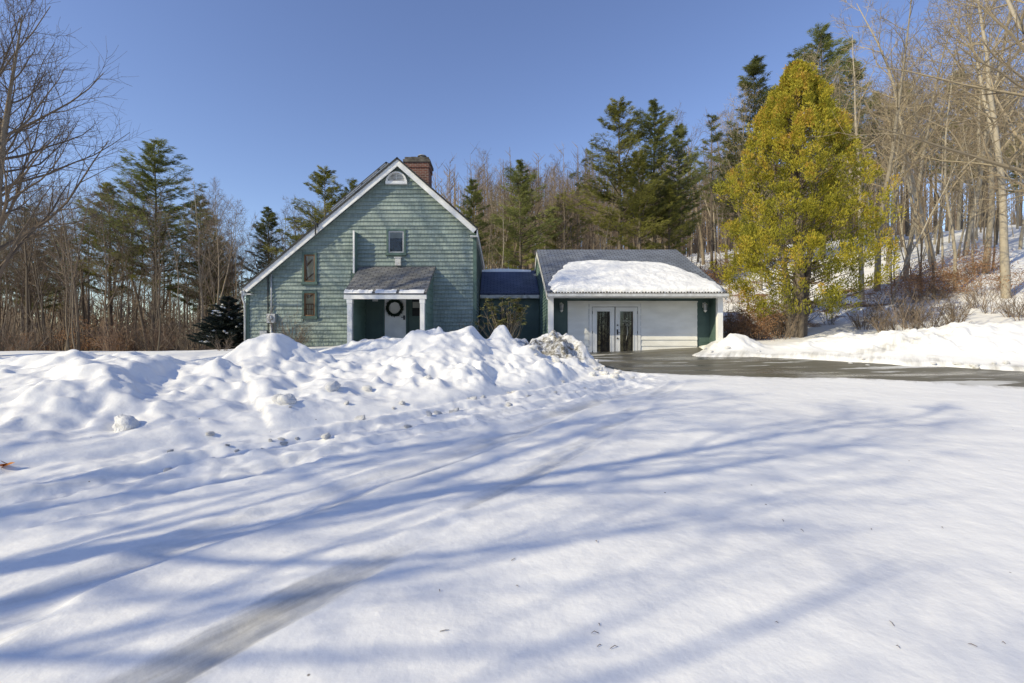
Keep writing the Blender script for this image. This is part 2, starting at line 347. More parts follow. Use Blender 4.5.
def pline(x, y, pl, val):
    best = np.full(x.shape, 1e9); v = np.zeros(x.shape); side = np.zeros(x.shape)
    for i in range(len(pl) - 1):
        (ax, ay), (bx, by) = pl[i], pl[i + 1]; dx, dy = bx - ax, by - ay; L = dx * dx + dy * dy
        t = np.clip(((x - ax) * dx + (y - ay) * dy) / L, 0, 1); d = np.hypot(x - ax - t * dx, y - ay - t * dy); k = d < best
        best = np.where(k, d, best); v = np.where(k, val[i] + (val[i + 1] - val[i]) * t, v); side = np.where(k, np.sign(dx * (y - ay) - dy * (x - ax)), side)
    return best, side, v
CRP = [(-260, 382, 8.3), (-120, 378, 8.3), (0, 372, 8.3), (80, 366, 8.2), (150, 371, 8.4), (200, 368, 9.0), (235, 359, 9.4), (272, 348, 9.7), (320, 358, 10), (360, 362, 10.3), (400, 350, 10.9), (430, 338, 11.3), (465, 347, 11.6), (500, 345, 12.2), (530, 350, 12.8), (560, 350, 13.2), (590, 365, 13.2)]
CRX = [(wx(a, c), c) for a, b, c in CRP]; CRH = [wz(b, c) - float(base(wx(a, c), c)) for a, b, c in CRP]; CRH[-1] *= .3
FRX = [gpt(*p) for p in [(-300, 500), (-60, 486), (0, 478), (200, 447), (400, 416), (560, 389), (600, 378)]]
def ramp_h(x, y):
    dc, sc_, v = pline(x, y, CRX, CRH); df, sf_, _ = pline(x, y, FRX, [0] * len(FRX))
    front = (sc_ < 0) & (sf_ > 0); t = df / (df + dc + 1e-6)
    h = np.where(front, v * np.clip(t, 0, 1) ** .6 * .95, np.where(sc_ >= 0, v * .86 * np.exp(-(dc / .75) ** 2), 0))
    return np.where(sf_ > 0, h, 0) * ss(2.9, 2.1, x + 0 * y)
def in_poly(x, y, poly):
    """signed distance-like measure, positive inside"""
    c = np.zeros(x.shape, bool); n = len(poly); dm = np.full(x.shape, 1e9)
    for i in range(n):
        ax, ay = poly[i]; bx, by = poly[(i + 1) % n]
        k = ((ay > y) != (by > y)); xs = ax + (y - ay) * (bx - ax) / ((by - ay) if by != ay else 1e-9)
        c ^= k & (x < xs)
        dx, dy = bx - ax, by - ay; t = np.clip(((x - ax) * dx + (y - ay) * dy) / (dx * dx + dy * dy + 1e-12), 0, 1)
        dm = np.minimum(dm, np.hypot(x - ax - t * dx, y - ay - t * dy))
    return np.where(c, dm, -dm)
near = [gpt(*p) for p in [(560, 371), (600, 374), (640, 376), (700, 377), (800, 381), (900, 385), (1024, 392), (1200, 402), (1500, 420)]]
far = [gpt(*p) for p in [(1500, 402), (1200, 388), (1024, 378), (940, 373), (860, 368), (780, 364), (700, 361)]] + [(7.6, 17.0), (7.8, 18.55), (2.0, 18.55)]
DRIVE = near + far
def height(x, y, full=False):
    x = np.asarray(x, dtype=float); y = np.asarray(y, dtype=float)
    b = base(x, y); acc = np.zeros(np.broadcast(x, y).shape)
    for mx_, my_, h, rx, ry, p in MOUNDS:
        if h <= 0: continue
        q = np.hypot((x - mx_) / rx, (y - my_) / ry) / 1.25
        acc = acc + (h * np.exp(-np.power(q, p))) ** 3.2
    acc = acc + ramp_h(x, y) ** 3.2
    bank = acc ** (1 / 3.2); bm = ss(.03, .35, bank)
    rightside = ss(5, 7, x)
    n = bm * (.20 * fbm(x * 1.05, y * 1.05, 4) - .17 * np.abs(fbm(x * 1.5 + 9, y * 1.5, 3)) + .04 + (.13 + .03 * ss(0, 1, x)) * (.55 + .45 * ss(-4.5, -1.5, x)) * ss(-.1, .5, fbm(x * 1.9 + 5, y * 2.1, 3)) + .055 * (.25 + .75 * ss(-4.2, -1.2, x)) * ss(.0, .3, fbm(x * 4.2 + 3, y * 4.2, 3)) * ss(-.2, .2, fbm(x * .7, y * .7 + 8, 2)) + .014 * fbm(x * 9, y * 9, 3)) * (1 - .3 * rightside)
    dp = in_poly(x, y, DRIVE)
    edge = dp + .35 * fbm(x * .9 + 3, y * .9, 4)
    clear = ss(-.05, .25, edge)
    n = n * (1 - clear) ; bank = bank * (1 - clear * ss(.0, .4, dp))
    field = .035 * fbm(x * .33, y * .5, 3) * ss(20, 60, 80 - y) + .012 * fbm(x * 1.7, y * 2.2, 3) + .006 * fbm(x * 7, y * 7, 3)
    # dirty, clodded heap beside the garage
    gm = np.exp(-(((x - 1.35) / 1.25) ** 2 + ((y - 12.55) / .95) ** 2) ** 1.5)
    n = n + gm * (.16 * np.abs(fbm(x * 3.2, y * 3.2, 3)) + .10 * fbm(x * 7.5, y * 7.5, 2))
    dirt = np.zeros(acc.shape)
    rr = np.zeros(acc.shape)
    for pl, w, dep, dd in RUTS:
        P = [gpt(*p) for p in pl]; d, al = pdist(x, y, P); d = d + .07 * fbm(x * 1.3, y * 1.3, 2)
        prof = np.exp(-(d / w) ** 4); rim = np.exp(-((d - w * 1.6) / (w * .5)) ** 2)
        tread = np.sin(al * 2 * math.pi / .14 + np.sign(d) * 1) * .5 * np.exp(-(d / w) ** 6)
        rr = rr - dep * prof + dep * .7 * rim * (.6 + .8 * fbm(x * 3, y * 3, 3)) + (.012 if dep > .035 else .004) * tread * prof
        tot = sum(math.dist(P[i], P[i + 1]) for i in range(len(P) - 1))
        dirt = np.maximum(dirt, dd * ss(tot + .05, tot - 1.3, al) * np.exp(-(d / (w * (2.4 if dd > .5 else 1.6))) ** 4))
    churn = ss(1.3, .3, pdist(x, y, [gpt(*p) for p in [(120, 478), (330, 445), (520, 405), (640, 380)]])[0])
    rr = rr + churn * (1 - bm) * (.075 * np.abs(fbm(x * 3.1, y * 3.1, 4)) + .012 * fbm(x * 12, y * 12, 2))
    ca, sa = math.cos(.87), math.sin(.87); uu = x * ca + y * sa; vv = -x * sa + y * ca
    scrape = ss(1.9, .5, pdist(x, y, [gpt(*p) for p in [(-60, 560), (150, 600), (330, 540), (500, 455), (620, 392)]])[0])
    rr = rr + scrape * (.022 * fbm(uu * .45, vv * 4.2, 4) + .010 * np.abs(fbm(uu * 1.5, vv * 13, 3)))
    z = b + bank + n + field * (1 - bm) + rr * (1 - bm)
    z = z + .055 - .12 * clear
    # snow does not fill the porch or the garage
    if not full: return z
    dirt = np.maximum(dirt, gm * .35)
    dirt = np.maximum(dirt, .55 * np.exp(-(((x - wx(905, 14)) / 1.6) ** 2 + ((y - 14.4) / .25) ** 2)))
    dirt = np.maximum(dirt, .35 * ss(-.6, 0., edge) * ss(.3, 0, edge) * ss(.02, .3, x))
    grit = np.clip(gm * 1.15, 0, .98) + .5 * np.exp(-(((x - wx(905, 14)) / 1.9) ** 2 + ((y - 14.3) / .5) ** 2))
    wood = np.maximum(ss(28, 34, y + .6 * x + 0) * 0.9, 0)
    litter = np.where(x < 2, ss(24, 30, y) * (1.25 - .45 * ss(-16, -6, x)), (.84 - .14 * ss(12, 26, x)) * ss(17.5, 20, y) + .12 * np.exp(-(((x - 22) / 8) ** 2 + ((y - 24) / 4) ** 2)))
    return z, dirt, grit, litter
def ground(x, y): return float(height(np.array([x]), np.array([y]))[0])
def axis(lo, a, b, hi, st, g):
    mid = list(np.arange(a, b + 1e-6, st)); L = []; s = st; v = a
    while v > lo: s *= g; v -= s; L.append(v)
    Rr = []; s = st; v = mid[-1]
    while v < hi: s *= g; v += s; Rr.append(v)
    return np.array(L[::-1] + mid + Rr)
gx = axis(-260, -9.5, 14, 260, .04, 1.045); gy = axis(-60, 1.6, 14.6, 330, .035, 1.035)
GX, GY = np.meshgrid(gx, gy); Z, DI, GR, LI = height(GX.ravel(), GY.ravel(), True)
def grid_mesh(name, X, Y, Z, nx, ny, m, keep=None, attrs={}):
    me = bpy.data.meshes.new(name); n = nx * ny
    idx = np.arange(n).reshape(ny, nx); q = np.stack([idx[:-1, :-1], idx[:-1, 1:], idx[1:, 1:], idx[1:, :-1]], -1).reshape(-1, 4)
    if keep is not None: q = q[keep[q].any(axis=1)]
    me.vertices.add(n); me.vertices.foreach_set('co', np.stack([X, Y, Z], -1).ravel())
    me.loops.add(q.size); me.loops.foreach_set('vertex_index', q.ravel().astype(np.int32))
    me.polygons.add(len(q)); me.polygons.foreach_set('loop_start', (np.arange(len(q)) * 4).astype(np.int32))
    try: me.polygons.foreach_set('loop_total', np.full(len(q), 4, dtype=np.int32))
    except Exception: pass
    me.update(calc_edges=True); me.validate()
    me.polygons.foreach_set('use_smooth', np.ones(len(me.polygons), bool))
    for k, v in attrs.items():
        a = me.attributes.new(k, 'FLOAT', 'POINT'); a.data.foreach_set('value', v.astype(np.float32))
    me.materials.append(m); o = bpy.data.objects.new(name, me); COL.objects.link(o); return o
gr_o = grid_mesh('snowy_ground', GX.ravel(), GY.ravel(), Z, len(gx), len(gy), M['snow'], attrs={'dirt': DI, 'grit': GR, 'litter': LI})
tag(gr_o, 'snow covered ground with ploughed banks, tyre ruts and icy streaks', kind='structure')
dx_ = np.arange(0, 40, .15); dy_ = np.arange(7, 18.5, .1); DX, DY = np.meshgrid(dx_, dy_)
dz = base(DX.ravel(), DY.ravel()) + .004 + .012 * fbm(DX.ravel() * .5, DY.ravel() * .5, 2)
dv = tag(grid_mesh('driveway', DX.ravel(), DY.ravel(), dz, len(dx_), len(dy_), M['asphalt'], keep=in_poly(DX.ravel(), DY.ravel(), DRIVE) > -.5), 'wet dark asphalt driveway in front of the garage', kind='structure')

# ------------------------------------------------------------------ siding
def siding(mb, origin, u, n, zlo, ztop, spans, course, t, openings=(), jitter=0., zmax=None):
    """wedge-shaped courses. spans(z)->(u0,u1) or None; openings: (u0,u1,z0,z1)"""
    o = Vector(origin); u = Vector(u); n = Vector(n); z = zlo; k = 0
    while z < ztop:
        h = course * (1 + jitter * (.45 if k % 2 else -.45)); z1 = min(z + h, ztop)
        sp = spans((z + z1) / 2); sp0 = spans(z); sp1 = spans(z1 - 1e-4)
        if sp:
            segs = [sp]
            for a, b, c, d in openings:
                if c < z1 - .01 and d > z + .01:
                    ns = []
                    for p, q in segs:
                        if b <= p or a >= q: ns.append((p, q)); continue
                        if a > p: ns.append((p, a))
                        if b < q: ns.append((b, q))
                    segs = ns
            for p, q in segs:
                pa = sp0[0] if sp0 and p == sp[0] else p; qa = sp0[1] if sp0 and q == sp[1] else q
                pb = sp1[0] if sp1 and p == sp[0] else p; qb = sp1[1] if sp1 and q == sp[1] else q
                def P(a, zz, d): r = o + u * a + n * d; return (r.x, r.y, zz)
                tt = t * U(.85, 1.15)
                A, B, C, D = P(pa, z, tt), P(qa, z, tt), P(qb, z1 + .004, .002), P(pb, z1 + .004, .002)
                ro = k * 3.7 + .06 * (k % 3)
                mb.face([A, B, C, D], [(pa + ro, z), (qa + ro, z), (qb + ro, z1), (pb + ro, z1)])
                E, G = P(pa, z, -.01), P(qa, z, -.01)
                mb.face([E, G, B, A], [(pa + ro, z)] * 4)
                mb.face([A, D, E], [(pa, z)] * 3); mb.face([B, G, C], [(pa, z)] * 3)
        z = z1; k += 1

# ------------------------------------------------------------------ HOUSE
HY = 18.0; HB = 26.3; HX0, HX1 = wx(248, HY), wx(475, HY)
AX = wx(397, 17.65); AZ = wz(157, 17.65)            # apex of roof surface
LX, LZ = wx(241.5, 17.65), wz(287, 17.65); RX, RZ = wx(477.5, 17.65), wz(227.5, 17.65)
house = thing('house', ((HX0 + HX1) / 2, HY, 1.2), 'green shingled saltbox house with tall gable, brick chimney and small front porch', 'house')
sl = (AZ - LZ) / (AX - LX); sr = (AZ - RZ) / (RX - AX)
def roofz(x): return AZ - (AX - x) * sl if x < AX else AZ - (x - AX) * sr
RT = .22                                              # wall top below roof surface
def hspan(z):
    zz = z + RT
    if zz > AZ: return None
    return (max(HX0, AX - (AZ - zz) / sl), min(HX1, AX + (AZ - zz) / sr))
GZ = .95
def win(px0, px1, py0, py1, Y=HY): return (wx(px0, Y), wx(px1, Y), wz(py1, Y), wz(py0, Y))
W1 = win(303, 317.5, 253, 284); W2 = win(303, 317.5, 291.5, 318); W3 = win(387, 406, 229.5, 255)
PXa, PXb = wx(351, HY), wx(432, HY)
OPEN = [W1, W2, W3, (PXa, PXb, GZ, 4.25)]
wl = MB(); pts = [(HX0, GZ), (HX1, GZ), (HX1, roofz(HX1) - RT), (AX, AZ - RT), (HX0, roofz(HX0) - RT)]
wl.prism_y(pts, HY, HB)
siding(wl, (0, HY, 0), (1, 0, 0), (0, -1, 0), GZ + .05, AZ - RT - .05, hspan, 0.15, .05, OPEN, jitter=.15)
siding(wl, (HX1, 0, 0), (0, 1, 0), (1, 0, 0), GZ + .05, roofz(HX1) - RT, lambda z: (HY + .05, HB), .15, .035)
siding(wl, (HX0, 0, 0), (0, 1, 0), (-1, 0, 0), GZ + .05, roofz(HX0) - RT, lambda z: (HY + .05, HB), .15, .035)
wl.build('wall', M['shake'], house)
cb = MB()
cb.box(HX0 - .05, HX0 + .07, HY - .06, HY + .06, GZ, roofz(HX0) - RT - .02); cb.build('corner_board', M['greentrim'], house); cb = MB(); cb.box(HX1 - .07, HX1 + .06, HY - .06, HY + .08, GZ, roofz(HX1) - RT - .02)
cb.build('corner_board', M['greentrim'], house)
rf = MB(); y0, y1 = HY - .33, HB + .3; ov = .02
rf.slab((LX, y0, LZ), (LX, y1, LZ), (AX, y1, AZ), (AX, y0, AZ), .05)
rf.slab((RX, y1, RZ), (RX, y0, RZ), (AX, y0, AZ), (AX, y1, AZ), .05)
rfo = rf.build('roof', M['shingle'], house)
# rake boards (front), soffit
def rake(mb, xa, za, xb, zb, y0, y1, w, top=.05):
    d = Vector((xb - xa, 0, zb - za)).normalized(); nrm = Vector((d.z, 0, -d.x)); 
    if nrm.z > 0: nrm = -nrm
    a = Vector((xa, 0, za)) + nrm * top; b = Vector((xb, 0, zb)) + nrm * top
    c = b + nrm * w; e = a + nrm * w
    mb.prism_y([(a.x, a.z), (b.x, b.z), (c.x, c.z), (e.x, e.z)], y0, y1)
rk = MB()
rake(rk, LX, LZ, AX - .02, AZ - .01, HY - .30, HY - .25, .19); rk.build('rake_board', M['white'], house)
rk = MB(); rake(rk, AX + .02, AZ - .01, RX, RZ, HY - .302, HY - .252, .19); rk.build('rake_board', M['white'], house)
sf = MB(); rake(sf, LX + .05, LZ + .03, AX - .02, AZ - .02, HY - .248, HY + .0, .03, .10); rake(sf, AX + .02, AZ - .02, RX - .04, RZ + .04, HY - .248, HY, .03, .10)
sf.box(RX - .28, RX - .04, HY - .24, HB, RZ - .30, RZ - .27); sf.box(LX + .03, LX + .28, HY - .24, HB, LZ - .26, LZ - .23)
pass
for xa_, za_, xb_, zb_ in ((LX, LZ, AX, AZ), (AX, AZ, RX, RZ)):
    de = MB(); rake(de, xa_, za_ + .008, xb_, zb_ + .008, y0 - .02, y0 - .002, .06, 0); de.build('drip_edge', M['cable'], house)
sf.build('soffit', M['white'], house)
fc = MB(); fc.box(RX - .035, RX + .0, HY - .247, HB + .2, RZ - .32, RZ - .075); fc.build('eave_fascia', M['white'], house)
fc = MB(); fc.box(LX, LX + .035, HY - .247, HB + .2, LZ - .30, LZ - .075); fc.build('eave_fascia', M['white'], house)
gt = MB(); gt.tube([(LX - .03, HY - .3, LZ - .18), (LX - .03, HB, LZ - .18)], [.055, .055], 8)
gt.tube([(LX - .03, HY - .24, LZ - .2), (LX - .02, HY - .24, LZ - .42), (HX0 - .06, HY - .12, LZ - .62), (HX0 - .06, HY - .1, GZ)], [.035] * 4, 8)
gt.build('downspout', M['steel'], house, smooth=True)
# raised rear roof section
rr = MB(); ya = 19.0; ax2, az2 = wx(386, ya), wz(161.5, ya); lx2 = wx(330, ya); lz2 = az2 - (ax2 - lx2) * sl
rr.slab((lx2, ya, lz2), (lx2, HB, lz2), (ax2, HB, az2), (ax2, ya, az2), .08); rr.slab((AX + .3, HB, roofz(AX + .3) + .03), (AX + .3, ya, roofz(AX + .3) + .03), (ax2, ya, az2), (ax2, HB, az2), .08)
rrr = rr.build('upper_roof', M['shingle'], house)
rk = MB(); rake(rk, lx2, lz2, ax2, az2, ya + .04, ya + .09, .2, .08); rk.build('upper_rake_board', M['white'], house)
rk = MB(); rk.prism_y([(lx2 + .1, lz2 - .12), (ax2, az2 - .12), (AX + .2, roofz(AX) - .1), (AX, roofz(AX) - .3), (lx2 + .2, roofz(lx2 + .2) - .25)], ya + .1, HB - .1); rk.build('upper_wall', M['clap'], house)
# chimney
ch = MB(); cy0, cy1 = 20.2, 21.3; cx0, cx1 = wx(403, cy0), wx(429.5, cy0); ctz = wz(157, cy0)
ch.box(cx0 + .09, cx1 - .05, cy0 + .06, cy1 - .06, 6., ctz - .2); ch.box(cx0 + .05, cx1 - .02, cy0 + .03, cy1 - .03, ctz - .42, ctz - .18)
cho = ch.build('chimney', M['brick'], house)
cc = MB(); cc.box(cx0, cx1 + .02, cy0 - .02, cy1 + .02, ctz - .2, ctz - .09); cc.box(cx0 + .06, cx1 - .04, cy0 + .04, cy1 - .04, ctz - .09, ctz + .02); cc.build('chimney_cap', M['stone'], cho, bevel=.02)
c2 = MB(); c2.tube([((cx0 * .35 + cx1 * .65), 20.7, ctz), ((cx0 * .35 + cx1 * .65), 20.7, ctz + .16)], [.14, .14], 12)
c2.tube([((cx0 * .35 + cx1 * .65), 20.7, ctz + .2), ((cx0 * .35 + cx1 * .65), 20.7, ctz + .24)], [.2, .18], 12)
for k in range(4): a = k * 1.57 + .4; c2.tube([((cx0 * .35 + cx1 * .65) + .13 * math.cos(a), 20.7 + .13 * math.sin(a), ctz + .15), ((cx0 * .35 + cx1 * .65) + .13 * math.cos(a), 20.7 + .13 * math.sin(a), ctz + .21)], [.012, .012], 4)
c2.build('flue_pipe', M['clay'], cho)
c2 = MB(); c2.box(cx0 + .28, cx0 + .5, 20.5, 20.75, ctz, ctz + .13); c2.build('flue_tile', M['brick'], cho); 
# half round gable vent
vx = wx(397, HY); vz = wz(184, HY); vr = .40
vb = MB(); pr = [(vx + vr * math.cos(t), vz + vr * 1.06 * math.sin(t)) for t in np.linspace(0, math.pi, 17)]; pin = [(vx + (vr - .09) * math.cos(t), vz + .07 + (vr - .10) * math.sin(t)) for t in np.linspace(0, math.pi, 17)]
for i in range(16):
    a, b, c, d = pr[i], pr[i + 1], pin[i + 1], pin[i]
    vb.hexa([(a[0], HY - .15, a[1]), (b[0], HY - .15, b[1]), (c[0], HY - .15, c[1]), (d[0], HY - .15, d[1]), (a[0], HY, a[1]), (b[0], HY, b[1]), (c[0], HY, c[1]), (d[0], HY, d[1])])
vb.box(vx - vr, vx + vr, HY - .16, HY, vz - .04, vz + .07)
vo = vb.build('gable_vent', M['white'], house)
lv = MB(); 
for k in range(5):
    z = vz + .08 + k * .06; hw = math.sqrt(max(.001, (vr - .1) ** 2 - (z - vz - .07) ** 2))
    lv.hexa([(vx - hw, HY - .10, z), (vx + hw, HY - .10, z), (vx + hw, HY - .05, z + .062), (vx - hw, HY - .05, z + .062), (vx - hw, HY - .08, z - .01), (vx + hw, HY - .08, z - .01), (vx + hw, HY - .03, z + .052), (vx - hw, HY - .03, z + .052)])
lv.box(vx - .015, vx + .015, HY - .115, HY - .02, vz + .07, vz + .36)
lv.build('louvre', M['dirtywhite'], vo)
def window(w, inner='cream', diag=0, blind=None, sash='wood_in'):
    x0, x1, z0, z1 = w; fw = .07; f = MB()
    f.box(x0, x0 + fw, HY - .09, HY, z0, z1); f.box(x1 - fw, x1, HY - .09, HY, z0, z1); f.box(x0 + fw, x1 - fw, HY - .09, HY, z1 - fw, z1); f.box(x0 - .03, x1 + .03, HY - .12, HY, z0 - .03, z0 + fw)
    fo = f.build('window', M['greentrim'], house)
    s = MB(); a, b, c, d = x0 + fw, x1 - fw, z0 + fw, z1 - fw; t = .045
    for q in ((a, a + t, c, d), (b - t, b, c, d)): s.box(q[0], q[1], HY - .06, HY - .01, q[2], q[3])
    for q in ((a + t, b - t, c, c + t), (a + t, b - t, d - t, d)): s.box(q[0], q[1], HY - .06, HY - .01, q[2], q[3])
    s.build('sash', M[sash], fo)
    g = MB(); g.face([(a, HY - .04, c), (b, HY - .04, c), (b, HY - .04, d), (a, HY - .04, d)]); g.build('pane', M['glass'], fo)
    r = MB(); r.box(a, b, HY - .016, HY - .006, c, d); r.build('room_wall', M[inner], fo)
    r = MB()
    if diag == 1:
        r.prism_y([(a + t, c + .62 * (d - c)), (b - .12, c + .86 * (d - c)), (b - .1, c + .8 * (d - c)), (a + t, c + .5 * (d - c))], HY - .026, HY - .018)
        r.prism_y([(a + t, c + t), (b - t, c + .3 * (d - c)), (b - t, c + .36 * (d - c)), (a + t, c + t + .08)], HY - .026, HY - .018)
        r.box(a + t, a + t + .05, HY - .027, HY - .019, c, d)
    elif diag == 2:
        r.prism_y([(a + t, d - t), (b - t, d - t), (a + .3 * (b - a), d - .2)], HY - .026, HY - .018)
        r.box(a + t, b - t, HY - .026, HY - .018, c + .28 * (d - c), c + .32 * (d - c))
        for k in range(4): xx = a + .07 + k * (b - a - .14) / 3; r.box(xx - .012, xx + .012, HY - .0262, HY - .018, c + t, c + .5 * (d - c))
        r.box(a + t, b - t, HY - .026, HY - .018, c + .5 * (d - c), c + .55 * (d - c))
    if diag: r.build('interior_beam', M['wood_in'], fo)
    if blind: r = MB(); r.box(a + t, b - t, HY - .03, HY - .02, d - t - blind, d - t); r.build('blind', M['curtain'], fo)
window(W1, 'cream', 1); window(W2, 'cream', 2); window(W3, 'darkroom', 0, .22, 'metal')
# lamp under window, fin board, small sign
lm = MB(); lx = wx(398.5, HY); lz = wz(262, HY); lm.box(lx - .10, lx + .11, HY - .16, HY, lz - .15, lz + .13); lm.box(lx - .13, lx + .14, HY - .19, HY, lz + .13, lz + .16); lm.build('wall_lamp', M['dirtywhite'], house, bevel=.01)
fx = wx(357, HY); fn = MB(); fn.box(fx - .03, fx + .03, HY - .42, HY - .37, 4.1, wz(233, HY)); fno = fn.build('fin_board', M['white'], house)
fn = MB(); fn.hexa([(fx - .025, HY - .37, 4.1), (fx + .025, HY - .37, 4.1), (fx + .025, HY - .37, wz(234, HY)), (fx - .025, HY - .37, wz(234, HY)), (fx - .025, HY - .04, 4.2), (fx + .025, HY - .04, 4.2), (fx + .025, HY - .04, wz(233, HY)), (fx - .025, HY - .04, wz(233, HY))])
fn.build('fin_panel', M['clap'], house)
# service mast bracket on the rake
bk = MB(); bx_ = wx(315, 17.6); bz = roofz(bx_) + .0
bk.tube([(bx_, HY - .36, bz - .35), (bx_, HY - .36, bz + .12)], [.025, .025], 6); bk.tube([(bx_ - .08, HY - .40, bz + .10), (bx_ + .08, HY - .45, bz + .02), (bx_ + .12, HY - .45, bz - .1)], [.05, .05, .03], 6)
bk.build('service_bracket', M['cable'], house)
# meter, conduit, cable box
mx0 = wx(272.5, HY); mz = wz(318.5, HY)
mt = MB(); mt.box(mx0 - .15, mx0 + .16, HY - .16, HY - .02, mz - .17, mz + .17); mto = mt.build('electric_meter', M['metal'], house, bevel=.015)
mt = MB(); mt.tube([(mx0, HY - .15, mz + .02), (mx0, HY - .24, mz + .02), (mx0, HY - .25, mz + .02)], [.095, .09, .07], 16); mt.build('meter_dial', M['metal'], mto, smooth=True)
mt = MB(); mt.tube([(mx0, HY - .09, mz + .17), (mx0, HY - .09, roofz(mx0) - .3)], [.03, .03], 8); mt.tube([(mx0 + .0, HY - .09, mz - .17), (mx0, HY - .09, GZ)], [.05, .05], 8); mt.build('conduit', M['metal'], house, smooth=True)
mt = MB(); mt.tube([(mx0 - .13, HY - .08, roofz(mx0 - .1) - .3), (mx0 - .13, HY - .09, 3.2), (mx0 - .12, HY - .09, 2.), (mx0 - .10, HY - .09, GZ)], [.022] * 4, 6); mt.build('service_cable', M['cable'], house)
mt = MB(); bx2 = wx(265, HY); bz2 = wz(334.5, HY); mt.box(bx2 - .13, bx2 + .13, HY - .15, HY - .02, bz2 - .14, bz2 + .14); mt.box(bx2 - .26, bx2 - .02, HY - .10, HY - .02, bz2 - .45, bz2 - .2); mt.build('cable_box', M['metal'], house, bevel=.02)
# porch
PY = 16.25; px0, px1 = wx(344, 16.15), wx(426.5, 16.15); pz0 = wz(292.5, 16.15); pz1 = wz(266.5, HY - .04); ux0, ux1 = wx(358.5, HY), wx(433.5, HY)
pr_ = MB(); pr_.slab((px0, 16.1, pz0), (px1, 16.1, pz0), (px1 + .06, HY - .02, pz1), (px0 - .0, HY - .02, pz1), .07); pr_.build('porch_roof', M['shingle_old'], house)
pb = MB(); pb.box(px0 + .0, px1 - .0, 16.12, 16.24, pz0 - .22, pz0 - .075); pb.build('porch_beam', M['white'], house)
psn = MB()
for a, b, h in ((344, 352, .05), (352, 372, .035), (375, 396, .045), (399, 424, .03)):
    x0, x1 = wx(a, 16.1), wx(b, 16.1); n = 8
    for i in range(n):
        xa, xb = x0 + (x1 - x0) * i / n, x0 + (x1 - x0) * (i + 1) / n; hh = h * U(.1, .8)
        psn.hexa([(xa, 16.07, pz0 - .03), (xb, 16.07, pz0 - .03), (xb, 16.10, pz0 + hh), (xa, 16.10, pz0 + hh), (xa, 16.3, pz0 + .08), (xb, 16.3, pz0 + .08), (xb, 16.25, pz0 + .09 + hh), (xa, 16.25, pz0 + .09 + hh)])
tag(psn.build('eave_snow', M['roofsnow'], None), 'thin ragged strip of snow along the front edge of the porch roof', 'snow')
for a, b in ((347.5, 352.2), (420.2, 424.6)):
    pp = MB(); x0, x1 = wx(a, 16.2), wx(b, 16.2); pp.box(x0, x1, 16.15, 16.31, .9, pz0 - .22); pp.box(x0 - .015, x1 + .015, 16.135, 16.325, pz0 - .36, pz0 - .22); pp.build('porch_post', M['white'], house, bevel=.006)
xl, xr = wx(349, 16.25), wx(424, 16.25)
def sidewall(x, s):
    m_ = MB(); zt = lambda y: pz0 - .09 + (pz1 - pz0) * (y - 16.1) / (HY - .02 - 16.1)
    m_.hexa([(x, 16.31, .9), (x, HY - .0, .9), (x, HY - .0, zt(HY)), (x, 16.31, zt(16.31)), (x + .06 * s, 16.31, .9), (x + .06 * s, HY, .9), (x + .06 * s, HY, zt(HY)), (x + .06 * s, 16.31, zt(16.31))])
    for sd, n in ((x - .001, -1), (x + .06 * s + .001, 1)):
        siding(m_, (sd, 0, 0), (0, 1, 0), (n, 0, 0), 1.0, 4.1, lambda z: (16.32 if z < zt(16.32) else 16.1 + (z - pz0 + .09) / (pz1 - pz0) * 1.88, HY - .01), .225, .02)
    m_.build('porch_side_wall', M['clap'], house)
sidewall(xl, 1); sidewall(xr, 1)
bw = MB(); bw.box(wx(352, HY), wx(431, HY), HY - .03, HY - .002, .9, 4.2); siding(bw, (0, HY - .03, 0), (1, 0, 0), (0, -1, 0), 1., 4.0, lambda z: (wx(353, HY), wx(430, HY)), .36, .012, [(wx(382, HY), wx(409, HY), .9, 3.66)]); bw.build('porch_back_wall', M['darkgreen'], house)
pf = MB(); pf.box(xl, xr, 16.2, HY, .9, 1.42); pf.build('porch_floor', M['stone'], house)
d0, d1 = wx(385.3, HY), wx(406.3, HY); dzb, dzt = 1.5, 3.54
dr = MB(); dr.box(d0, d1, HY - .09, HY - .045, dzb, dzt)
for (a, b) in ((.1, .47), (.53, .9)):
    for (c, d) in ((.05, .33), (.37, .68), (.73, .95)):
        xa, xb = d0 + (d1 - d0) * a, d0 + (d1 - d0) * b; za, zb = dzb + 2.04 * c, dzb + 2.04 * d
        dr.box(xa, xb, HY - .094, HY - .09, za, zb); dr.box(xa + .03, xb - .03, HY - .102, HY - .094, za + .03, zb - .03)
dro = dr.build('front_door', M['white'], house)
tr_ = MB(); tr_.box(d0 - .07, d0 - .01, HY - .10, HY - .03, dzb, dzt + .07); tr_.box(d1 + .01, d1 + .07, HY - .10, HY - .03, dzb, dzt + .07); tr_.build('door_frame', M['greentrim'], house)
hn = MB(); hx = d1 - .06; hz = dzb + 1.0; hn.box(hx - .03, hx + .03, HY - .13, HY - .09, hz - .09, hz + .07); hn.tube([(hx, HY - .12, hz), (hx, HY - .17, hz), (hx - .1, HY - .17, hz)], [.015] * 3, 6); hn.build('door_handle', M['black'], dro)
hn = MB(); hz = wz(314, HY); hn.tube([(hx, HY - .09, hz - .15), (hx, HY - .12, hz - .15)], [.03, .03], 10); hn.build('door_lock', M['metal'], dro)
w4 = (wx(412.5, HY), wx(420, HY), wz(316, HY), wz(297, HY)); sd = MB()
sd.box(w4[0], w4[1], HY - .06, HY - .045, w4[2], w4[3]); sdo = sd.build('sidelight', M['darkroom'], house)
